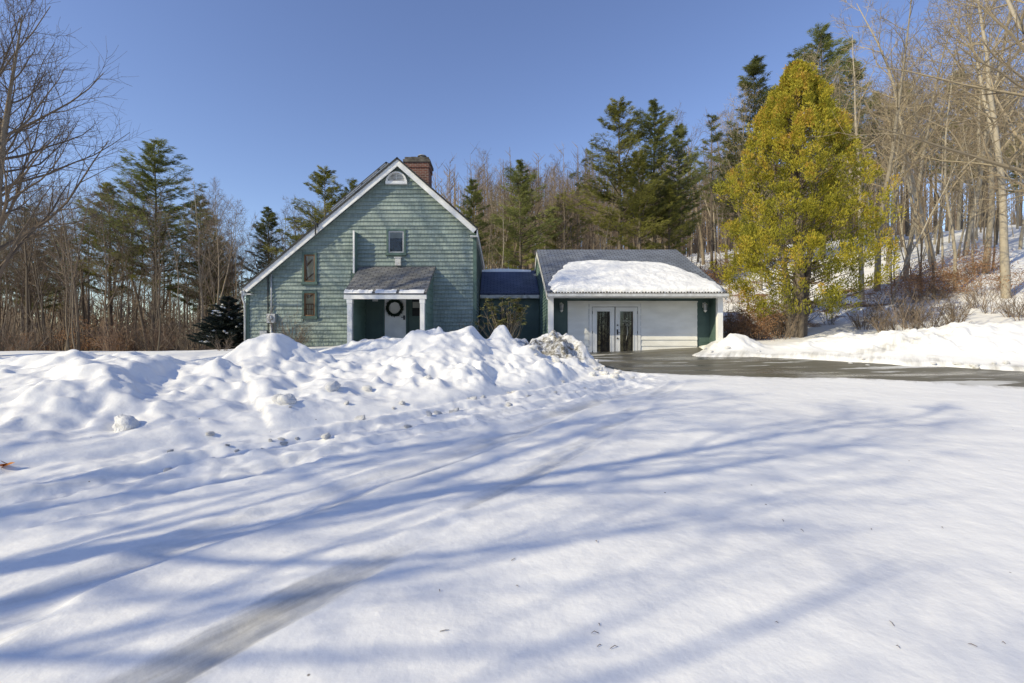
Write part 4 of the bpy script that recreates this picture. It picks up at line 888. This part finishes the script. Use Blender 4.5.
# filler woods
def far_enough(x, y, L, d): return all((x - a) ** 2 + (y - b) ** 2 > d * d for a, b in L)
ZONES = [  # px range, depth range, tops, count, kinds, label, group
 ((-60, 245), (29, 40), (175, 270), 42, ('bare0', 'bare1', 'bare2', 'bare3', 'pale0'), 'bare grey hardwood among the many at the front of the left woods', 'bare trees at the front of the left woods'),
 ((-80, 245), (40, 62), (215, 290), 40, ('bare0', 'bare1', 'bare2', 'bare3'), 'bare hardwood deep in the left woods behind the front rows', 'bare trees deep in the left woods'),
 ((235, 500), (33, 52), (185, 235), 22, ('bare0', 'bare1', 'bare3', 'pale1'), 'bare hardwood behind the green house', 'bare trees behind the house'),
 ((480, 700), (32, 44), (160, 215), 34, ('bare0', 'bare1', 'bare2', 'pale0', 'pale2'), 'bare hardwood standing close behind the garage and breezeway', 'bare trees close behind the garage'),
 ((480, 740), (44, 60), (150, 200), 34, ('bare0', 'bare1', 'bare2', 'bare3'), 'bare hardwood far behind the garage on the rising ground', 'bare trees far behind the garage'),
 ((690, 880), (28, 50), (95, 190), 22, ('bare0', 'bare2', 'pale0', 'pale1'), 'bare hardwood behind the yellow green cedar', 'bare trees behind the cedar'),
 ((865, 1075), (27, 40), (30, 150), 20, ('pale0', 'pale1', 'pale2', 'bare1', 'bare3'), 'pale grey hardwood on the lower snowy hillside right of the cedar', 'bare trees on the lower right hillside'),
 ((865, 1075), (40, 60), (50, 140), 19, ('pale0', 'pale1', 'bare0', 'bare2'), 'bare hardwood high on the snowy hillside at right', 'bare trees on the upper right hillside')]
taken = []
for (pa, pb2), (ya_, yb_), (ta, tb), cnt, kinds, lb, grp in ZONES:
    n = 0; tries = 0
    while n < cnt and tries < 3000:
        tries += 1; Y = U(ya_, yb_); px = U(pa, pb2); x = wx(px, Y)
        if not far_enough(x, Y, taken, 1.25): continue
        taken.append((x, Y)); place_px(random.choice(kinds), 'bare_tree', px, U(ta, tb), Y, 15, lb, 'bare tree', grp, tilt=.03); n += 1
# thin saplings
for (pa, pb2), (ya_, yb_), cnt, kinds, lb, grp in [((-40, 245), (26, 40), 42, ('thin0', 'thin1'), 'thin brown sapling in the undergrowth of the left woods', 'saplings in the left woods'),
   ((480, 730), (29, 40), 30, ('thin0', 'palethin0', 'thin1', 'palethin1'), 'thin sapling in the woods just behind the garage', 'saplings behind the garage'),
   ((870, 1070), (21, 36), 34, ('palethin0', 'palethin1', 'thin0'), 'thin pale sapling on the snowy hillside at right', 'saplings on the right hillside')]:
    for i in range(cnt):
        Y = U(ya_, yb_); px = U(pa, pb2); place(random.choice(kinds), 'sapling', wx(px, Y), Y, U(5, 9.5), 10, lb, 'sapling', grp, tilt=.08)
# nearer named hardwoods on the right
for px, Y, h, k, lb in [(862, 23, 13., 'pale0', 'pale forked hardwood immediately right of the cedar'), (877, 24, 14, 'pale1', 'straight pale hardwood second right of the cedar'), (905, 25, 14, 'pale2', 'pale hardwood standing above the russet brush'),
   (935, 26, 16, 'pale1', 'tall pale trunk on the hillside in line with the middle of the right bank'), (955, 22, 13, 'palethin0', 'slender pale tree leaning over the russet brush'), (1006, 20, 16, 'pale0', 'thick trunked hardwood at the lower right hillside, nearest to the bank'), (965, 29, 19, 'pale2', 'large spreading hardwood behind the thick trunk on the hillside'), (985, 24, 14, 'pale1', 'pale hardwood just left of the thick trunked one'), (891, 21.5, 9, 'palethin1', 'small pale tree between cedar and russet brush')]:
    place(k, 'bare_tree', wx(px, Y), Y, h, 15 if 'thin' not in k else 10, lb, 'bare tree', 'hardwoods nearest the right bank', tilt=.03)

# big spreading hardwoods whose limbs reach into the picture and whose shadows fall over the snow
random.seed(21)
PROTO['oak0'] = [(n, m) for n, m in zip(('trunk', 'crown'), (lambda tc: (tc[0].data('trunk', M['bark'], smooth=True), tc[1].data('crown', M['twig'])))(bare_tree(15, .22, .20, 24, .44, (32, 62), 9, 7, fork=.28, up=.35, wob=.03, twig_r=.007, tl=.5)))]
random.seed(33)
PROTO['oak1'] = [(n, m) for n, m in zip(('trunk', 'crown'), (lambda tc: (tc[0].data('trunk', M['palebark'], smooth=True), tc[1].data('crown', M['paletwig'])))(bare_tree(15, .19, .25, 20, .46, (45, 80), 8, 6, up=.15, wob=.03, twig_r=.007, tl=.5)))]
place('oak0', 'bare_tree', -15.4, 14.5, 11.0, 15, 'big spreading bare hardwood whose limbs reach in from the left border', 'bare tree', rz=.4)
place('oak0', 'bare_tree', -17.8, 16.5, 13.5, 15, 'bare hardwood behind the big spreading one at the left border', 'bare tree', rz=2.4)
place('oak1', 'bare_tree', 16.3, 13., 14., 15, 'big bare hardwood at the right border with long level limbs over the yard', 'bare tree', rz=1.2)
place('oak1', 'bare_tree', 19.5, 17.3, 15., 15, 'broad bare hardwood behind the right bank at the border of the view', 'bare tree', rz=4.)
for x, y, h, rz, k, lb in [(-10.6, -.8, 14, 0., 'pale1', 'bare hardwood left of the camera whose long shadow crosses the snow'), (-15.2, -3.2, 15, 1.7, 'pale0', 'second bare hardwood left of the camera casting branch shadows'), (-22, 1.2, 17, 3.1, 'bare1', 'slim bare hardwood left of the snowbank casting shadows to the driveway'), (-13.5, -5.6, 15, 2.2, 'oak1', 'broad hardwood left of the camera throwing branching shadows over the middle snow'), (-9.5, -6.4, 12, 4.4, 'pale2', 'bare hardwood behind the camera shading the lower right snow'), (-21, 5.5, 19, 5.2, 'oak0', 'far left hardwood out of view shading the garage front')]:
    place(k, 'bare_tree', x, y, h, 15, lb, 'bare tree', rz=rz)
# loose snow chunks thrown up by the plough
import bmesh
random.seed(41); chunks = []
for i in range(5):
    bm = bmesh.new(); bmesh.ops.create_icosphere(bm, subdivisions=3, radius=1.); k = U(0, 50)
    for v in bm.verts:
        c = v.co; d = 1 + .38 * float(fbm(np.array([c.x * 1.1 + k + c.z * .7]), np.array([c.y * 1.1 - k + c.z]), 3)[0]) * 1.4; v.co = Vector((c.x * d, c.y * d * .85, c.z * d * .7))
    me = bpy.data.meshes.new('snow_chunk'); bm.to_mesh(me); bm.free(); me.polygons.foreach_set('use_smooth', [True] * len(me.polygons)); me.materials.append(M['roofsnow']); chunks.append(me)
spots = [(-3.05, 6.9, .13), (-3.2, 7.0, .10), (-4.6, 5.9, .17), (-2.3, 8.3, .08), (-2.75, 7.9, .12), (-1.35, 8.9, .09), ]
for i in range(44):
    t = R(); q = gpt(150 + 480 * t + U(-20, 20), 470 - 88 * t + U(-16, 9)); spots.append((q[0], q[1], U(.018, .06)))
for i in range(22):
    q = gpt(U(525, 625), U(372, 384)); spots.append((q[0], q[1] + U(0, .6), U(.03, .11)))
for i in range(16):
    px = U(700, 1020); q = gpt(px, 361 + (px - 700) * .053 - U(-1, 2)); spots.append((q[0], q[1], U(.03, .09)))
for i, (x, y, r) in enumerate(spots):
    o = bpy.data.objects.new('snow_chunk', chunks[i % 5]); COL.objects.link(o); o.location = (x, y, ground(x, y) + r * .3); o.scale = (r * U(.8, 1.3), r * U(.8, 1.3), r * U(.8, 1.1)); o.rotation_euler = (U(-.4, .4), U(-.4, .4), U(0, 6.28))
    if i < 6: tag(o, 'fist to head sized snow chunk lying on the big left snowbank', 'snow chunk', 'snow chunks on the left bank')
    elif i < 50: tag(o, 'small snow clod in the churned strip along the tyre ruts', 'snow chunk', 'snow clods along the ruts')
    elif i < 72: tag(o, 'snow chunk at the foot of the dirty heap beside the garage', 'snow chunk', 'snow chunks by the dirty heap')
    else: tag(o, 'snow clod at the edge of the driveway below the right snowbank', 'snow chunk', 'snow clods below the right bank')

# ------------------------------------------------------------------ the yellow-green cedar
random.seed(2)
cxd, cyd = wx(797, 18.6), 18.6; cg = ground(cxd, cyd); CH = wz(66, 18.6) - cg
ced = thing('cedar_tree', (cxd, cyd, cg), 'large yellow green conical cedar beside the garage with snow at its foot', 'cedar tree')
tk = MB()
stm = [((0, 0), (.1, 0), (.1, .1), CH * .93, .2), ((-.15, .1), (-.5, .1), (-.9, .2), CH * .75, .13), ((.2, 0), (.6, .1), (1.0, 0), CH * .78, .14), ((0, -.2), (-.1, -.5), (-.3, -.7), CH * .6, .1), ((.1, .2), (.5, .6), (.8, .9), CH * .65, .1)]
for a, b, c, h, r in stm:
    tk.tube([(cxd + a[0], cyd + a[1], cg - .3), (cxd + a[0] * .5 + b[0] * .3, cyd + a[1] + b[1] * .3, cg + h * .12), (cxd + b[0], cyd + b[1], cg + h * .45), (cxd + c[0], cyd + c[1], cg + h)], [r * 1.25, r, r * .6, .02], 8, U(.3, .8), cap=False)
def crad(t):   # crown radius against height fraction
    return float(np.interp(t, [0, .08, .2, .35, .5, .62, .75, .85, .93, 1.], [1.0, 2.1, 2.8, 2.95, 2.75, 2.3, 1.75, 1.25, .75, .15]))
lv = MB(); br_ = MB()
plumes = []
for i in range(2100):
    t = U(.07, .985) if R() > .12 else U(.8, .99); a = U(0, 6.28); rr_ = crad(t) * .84 * (.50 + .52 * math.sqrt(R())) * (1 + .14 * math.sin(a * 3 + t * 9) + .10 * math.sin(a * 5 - t * 14))
    if t < .26 and R() < .8 * (1 - t / .26) + .15: continue
    gx_, gy_ = a * 2.1, t * 6.5
    nz = float(fbm(np.array([gx_]), np.array([gy_]), 3)[0]) + .5 * float(fbm(np.array([gx_ * 2.3 + 7]), np.array([gy_ * 2.3]), 2)[0])
    if nz < -.30 and t < .93: continue
    plumes.append((t, a, rr_ * (1 + .30 * nz), nz))
for t, a, rr_, nz in plumes:
    z = t * CH; c = Vector((cxd + math.cos(a) * rr_ + .1 * t * 6 * 0, cyd + math.sin(a) * rr_, cg + z)); out = Vector((math.cos(a), math.sin(a), 0)); root = Vector((cxd, cyd, c.z - rr_ * U(.3, .55)))
    if R() < .2: br_.tube([root, root.lerp(c, .55) - Vector((0, 0, .1)), c], [.025, .014, .006], 3, U(.2, .8), cap=False)
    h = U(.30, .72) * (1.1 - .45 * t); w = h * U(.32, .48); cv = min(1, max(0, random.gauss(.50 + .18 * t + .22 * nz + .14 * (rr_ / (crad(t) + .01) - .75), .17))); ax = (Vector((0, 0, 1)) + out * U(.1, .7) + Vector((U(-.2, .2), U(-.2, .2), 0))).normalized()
    for j in range(int(105 * h / .55)):
        u = R(); rr2 = w * math.sin(math.pi * min(1, u * .85 + .15)) ** .7 * math.sqrt(R()); b = U(0, 6.28); e1 = ax.orthogonal().normalized(); e2 = ax.cross(e1); p = c + ax * h * (u - .4) + (e1 * math.cos(b) + e2 * math.sin(b)) * rr2
        d = (ax * 1.1 + (e1 * math.cos(b) + e2 * math.sin(b)) * U(.3, 1.2) + Vector((U(-.4, .4), U(-.4, .4), U(-.4, .3)))).normalized() * U(.07, .14); s = d.cross(Vector((U(-1, 1), U(-1, 1), U(-1, 1)))).normalized() * U(.010, .022)
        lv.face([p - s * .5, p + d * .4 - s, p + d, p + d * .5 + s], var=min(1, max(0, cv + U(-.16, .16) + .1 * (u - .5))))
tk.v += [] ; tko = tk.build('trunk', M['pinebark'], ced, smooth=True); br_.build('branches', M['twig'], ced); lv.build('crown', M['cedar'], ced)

# spruce beside the house
random.seed(9)
sxx, syy = wx(229, 19.6), 19.6; sgz = ground(sxx, syy) - .05
spx = thing('spruce_tree', (sxx, syy, sgz), 'small dark spruce dusted with snow beside the left corner of the house', 'spruce tree')
T_, C_, SN_ = spruce(wz(298, syy) - sgz, 1.35)
for mb in (T_, C_, SN_): mb.v = [(a + sxx, b + syy, c + sgz) for a, b, c in mb.v]
T_.build('trunk', M['pinebark'], spx); C_.build('crown', M['needle_blue'], spx); nv = 18
for q in range(len(SN_.v) // nv):
    m1 = MB(); m1.v = SN_.v[q * nv:(q + 1) * nv]; m1.uv = SN_.uv[q * nv:(q + 1) * nv]; m1.var = [.5] * nv; m1.f = [tuple(i - q * nv for i in f) for f in SN_.f if q * nv <= f[0] < (q + 1) * nv]; m1.build('snow_clump', M['roofsnow'], spx, smooth=True)
# rhododendron by the breezeway
rxx, ryy = wx(503, 17.75), 17.75; rgz = ground(rxx, ryy) - .1; rh = thing('rhododendron', (rxx, ryy, rgz), 'yellow green leggy rhododendron in front of the breezeway wall', 'shrub')
RH = wz(299, ryy) - rgz; a_ = MB(); b2 = MB()
for k in range(46):
    hh = RH * (U(.45, 1) if k > 14 else U(.8, 1.03)); x1 = rxx + U(-1, 1) * (1.0 if hh < RH * .85 else .7); y1 = ryy + U(-.45, .45); tip = Vector((x1, y1, rgz + hh)); rt = Vector((rxx + (x1 - rxx) * .2, ryy, rgz - .1)); mid = rt.lerp(tip, .55) + Vector((U(-.15, .15), U(-.1, .1), -.05))
    a_.tube([rt, mid, tip], [.018, .012, .007], 4, U(.2, .9), cap=False)
    for e in range(2): t2 = mid.lerp(tip, U(.2, .8)); tp = t2 + Vector((U(-.3, .3), U(-.2, .2), U(.05, .25))); a_.tube([t2, tp], [.008, .005], 3, U(.2, .9), cap=False)
    cv = R()
    for c3 in (tip, tp):
        for q in range(18):
            an = q * .6 + U(0, .3); d = Vector((math.cos(an), math.sin(an), U(-.7, .35))).normalized() * U(.11, .19); s2 = d.cross(Vector((0, 0, 1))).normalized() * U(.024, .038); b2.face([c3, c3 + d * .5 + s2, c3 + d, c3 + d * .5 - s2], var=min(1, max(0, .25 + cv * .4 + U(0, .45))))
a_.build('stems', M['paletwig'], rh); b2.build('leaves', M['rhodo'], rh)
# small shrubs
for px, Y, h, k, lb in [(288, 17.3, 1.5, 'brush0', 'twiggy brown shrub against the house wall below the two left windows'), (298, 17.5, 1.1, 'brush1', 'low bare shrub right of the taller one under the left windows'), (222, 15.8, .75, 'brush2', 'small pale dry shrub in the snow before the dark spruce'), (469, 17.4, 1.0, 'brush0', 'bare twigs at the right corner of the house')]:
    place(k, 'shrub', wx(px, Y), Y, h, 1.7, lb, 'shrub', zoff=-.1)
# brush along the right bank and russet beech on the slope
random.seed(14)
for i in range(24):
    px = U(858, 1060); Y = U(16.4, 19.5); place('brush%d' % (i % 3), 'bare_shrub', wx(px, Y), Y, U(.8, 1.6), 1.7, 'dark bare shrub in the row right behind the right snowbank', 'shrub', 'bare shrubs behind the right snowbank')
for i in range(14):
    px = U(725, 860); Y = U(17.8, 20.5); place('brush%d' % (i % 3), 'bare_shrub', wx(px, Y), Y, U(1., 2.), 1.7, 'bare shrub under the skirt of the yellow green cedar', 'shrub', 'bare shrubs under the cedar')
for i in range(15):
    px = U(872, 1040); Y = U(20.5, 24); place('beech%d' % (i % 3), 'beech_shrub', wx(px, Y), Y, U(1.1, 1.8), 1.9, 'russet leaved beech shrub on the slope behind the right snowbank', 'shrub', 'russet beech shrubs on the slope')
for i in range(16):
    px = U(655, 735); Y = U(26, 34); place('beech%d' % (i % 3), 'beech_shrub', wx(px, Y), Y, U(1.2, 2.), 1.9, 'russet beech shrub in the woods behind the garage', 'shrub', 'russet beech shrubs behind the garage')
for i in range(10):
    px = U(724, 770); Y = U(18.2, 20.5); place('beech%d' % (i % 3), 'beech_shrub', wx(px, Y), Y, U(.9, 1.6), 1.9, 'low leafy shrub between the garage corner and the cedar', 'shrub', 'low shrubs between garage and cedar')
for i in range(26):
    px = U(-40, 235); Y = U(26, 36); place(('brush%d' if i % 6 else 'redbrush%d') % (i % 3 if i % 6 else i % 2), 'bare_shrub', wx(px, Y), Y, U(1.2, 2.6), 1.7, 'brown bare shrub in the undergrowth at the edge of the left woods', 'shrub', 'undergrowth shrubs of the left woods')
for i in range(5):
    px = U(-20, 120); Y = U(28, 33); place('beech%d' % (i % 3), 'beech_shrub', wx(px, Y), Y, U(1.3, 2.4), 1.9, 'orange leaved beech sapling at the foot of the left woods', 'shrub', 'orange beech saplings at the left woods')
# far woods: one uncountable mass of trunks and twigs beyond the trees above
random.seed(17); fw_ = MB()
for i in range(1500):
    px = U(-260, 1300); Y = U(62, 120); x = wx(px, Y); z = float(base(np.array([x]), np.array([Y]))[0]); h = U(9, 17) * (.8 if px < 300 else 1.); v = R(); l = U(-.5, .5)
    fw_.tube([(x, Y, z - .5), (x + l, Y, z + h * .5), (x + l * 1.6, Y + U(-.5, .5), z + h)], [.16, .11, .03], 3, v, cap=False)
    for k in range(16):
        t = U(.12, 1); a = U(0, 6.28); L = U(.8, 2.6) * (1.2 - t * .6); p = Vector((x + l * t * 1.4, Y, z + h * t)); e = p + Vector((math.cos(a) * L * .7, math.sin(a) * L * .7, L * .8)); fw_.tube([p, e], [.045, .012], 3, v, cap=False)
        fw_.tube([p.lerp(e, .5), p.lerp(e, .5) + Vector((U(-1, 1), U(-1, 1), U(0, 1))) * L * .5], [.02, .01], 3, v, cap=False)
for i in range(700):
    px = U(440, 880); Y = U(56, 95); x = wx(px, Y); z = float(base(np.array([x]), np.array([Y]))[0]); h = U(9, 15); v = R(); l = U(-.6, .6)
    fw_.tube([(x, Y, z - .5), (x + l, Y, z + h * .5), (x + l * 1.6, Y, z + h)], [.11, .07, .008], 3, v, cap=False)
    for k in range(20):
        t = U(.05, 1); b = U(0, 6.28); L = U(.8, 2.4) * (1.2 - t * .5); p = Vector((x + l * t * 1.4, Y, z + h * t)); e = p + Vector((math.cos(b) * L * .8, math.sin(b) * L * .5, L * .7)); fw_.tube([p, p.lerp(e, .5) + Vector((0, 0, .1)), e + Vector((0, 0, .3))], [.026, .018, .006], 3, v, cap=False)
        for w_ in range(2): fw_.tube([p.lerp(e, .5), p.lerp(e, .5) + Vector((U(-1, 1), U(-1, 1), U(0, 1))) * L * .5], [.012, .005], 3, v, cap=False)
for i in range(1300):
    px = U(-220, 480); Y = U(48, 85); x = wx(px, Y); z = float(base(np.array([x]), np.array([Y]))[0]); h = U(2, 7); v = R()
    for q in range(3):
        a = U(0, 6.28); fw_.tube([(x, Y, z - .3), (x + math.cos(a) * h * .2, Y, z + h * .6), (x + math.cos(a) * h * .3, Y, z + h)], [.05, .035, .012], 3, v, cap=False)
    for k in range(12):
        t = U(.1, 1); b = U(0, 6.28); L = U(.5, 1.6); p = Vector((x + U(-.2, .2) * h * t, Y, z + h * t)); e = p + Vector((math.cos(b) * L * .8, math.sin(b) * L * .4, L * .6)); fw_.tube([p, e], [.04, .012], 3, v, cap=False)
for i in range(900):
    a = U(math.pi * .93, math.pi * 2.07); rad = U(42, 80); x = rad * math.cos(a); Y = rad * math.sin(a); z = float(base(np.array([x]), np.array([Y]))[0]); h = U(9, 15); v = R(); l = U(-.5, .5)
    fw_.tube([(x, Y, z - .5), (x + l, Y, z + h * .5), (x + l * 1.6, Y, z + h)], [.2, .15, .03], 3, v, cap=False)
    for k in range(14):
        t = U(.05, 1); b = U(0, 6.28); L = U(.8, 2.6) * (1.2 - t * .6); p = Vector((x + l * t * 1.4, Y, z + h * t)); e = p + Vector((math.cos(b) * L * .8, math.sin(b) * L * .8, L * .7)); fw_.tube([p, e], [.07, .02], 3, v, cap=False)
tag(fw_.build('far_woods', M['twig']), 'distant bare woods fading together beyond the nearer trees', kind='stuff')
random.seed(77)
for i in range(18):
    px = U(560, 1010) if i > 3 else U(330, 560); py = U(520, 672); q = gpt(px, py); z = ground(*q); a = U(0, 3.14); L = U(.006, .026); tw = MB()
    tw.tube([(q[0] - math.cos(a) * L, q[1] - math.sin(a) * L, z + .004), (q[0], q[1] + .003, z + U(.006, .014)), (q[0] + math.cos(a + .3) * L * .8, q[1] + math.sin(a + .3) * L * .8, z + .005)], [.0016, .002, .001], 4, .3)
    tag(tw.build('fallen_twig', M['brush']), 'tiny dark broken twig lying on the foreground snow', 'twig', 'broken twigs on the foreground snow')
# the orange leaf stuck in the snowbank at the left
ox, oy = wx(9, 4.75), 4.75; oz = ground(ox, oy) + .02; ol = MB()
for j in range(4):
    a = U(0, 6.28); p = Vector((ox + U(-.03, .03), oy - .03, oz + .01 * j)); d = Vector((math.cos(a), math.sin(a) * .5, U(.1, .5))).normalized() * .06; s = Vector((0, 0, 1)).cross(d).normalized() * .025 + Vector((0, 0, .012))
    ol.face([p - d, p + s, p + d, p - s])
tag(ol.build('dry_leaf', M['orange']), 'small curled orange leaf caught in the snowbank at the left border', 'leaf')

# ------------------------------------------------------------------ light, sky, camera
w = bpy.data.worlds.new('World'); S.world = w; w.use_nodes = True; nt = w.node_tree
sk = nt.nodes.new('ShaderNodeTexSky'); sk.sky_type = 'NISHITA'; sk.sun_disc = False
sk.sun_elevation = math.asin(-SUN.z); sk.sun_rotation = math.atan2(-SUN.x, -SUN.y); sk.altitude = 200; sk.air_density = 1.0; sk.dust_density = .3; sk.ozone_density = 4.
hs = nt.nodes.new('ShaderNodeHueSaturation'); hs.inputs['Saturation'].default_value = 1.06; hs.inputs['Hue'].default_value = .515; nt.links.new(sk.outputs[0], hs.inputs['Color']); nt.links.new(hs.outputs[0], nt.nodes['Background'].inputs[0]); nt.nodes['Background'].inputs[1].default_value = .15
ld = bpy.data.lights.new('sun', 'SUN'); ld.energy = 3.0; ld.angle = math.radians(.45); ld.color = (1, .945, .77)
lo = bpy.data.objects.new('sun', ld); COL.objects.link(lo); lo.rotation_euler = SUN.to_track_quat('-Z', 'Y').to_euler(); lo.location = (-20, -20, 30)
cd = bpy.data.cameras.new('camera'); cd.sensor_width = 36; cd.lens = F / 1024 * 36; cd.shift_x = (512 - CX) / 1024; cd.clip_end = 2000; cd.clip_start = .05
co = bpy.data.objects.new('camera', cd); COL.objects.link(co); co.location = (0, 0, CAMZ); co.rotation_euler = (math.radians(90), 0, 0); S.camera = co
S.view_settings.view_transform = 'Standard'; S.view_settings.look = 'None'; S.view_settings.exposure = .53; S.view_settings.gamma = 1
try:
    S.view_settings.use_white_balance = True; S.view_settings.white_balance_temperature = 7700; S.view_settings.white_balance_tint = 7
except Exception as e: print('no white balance', e)
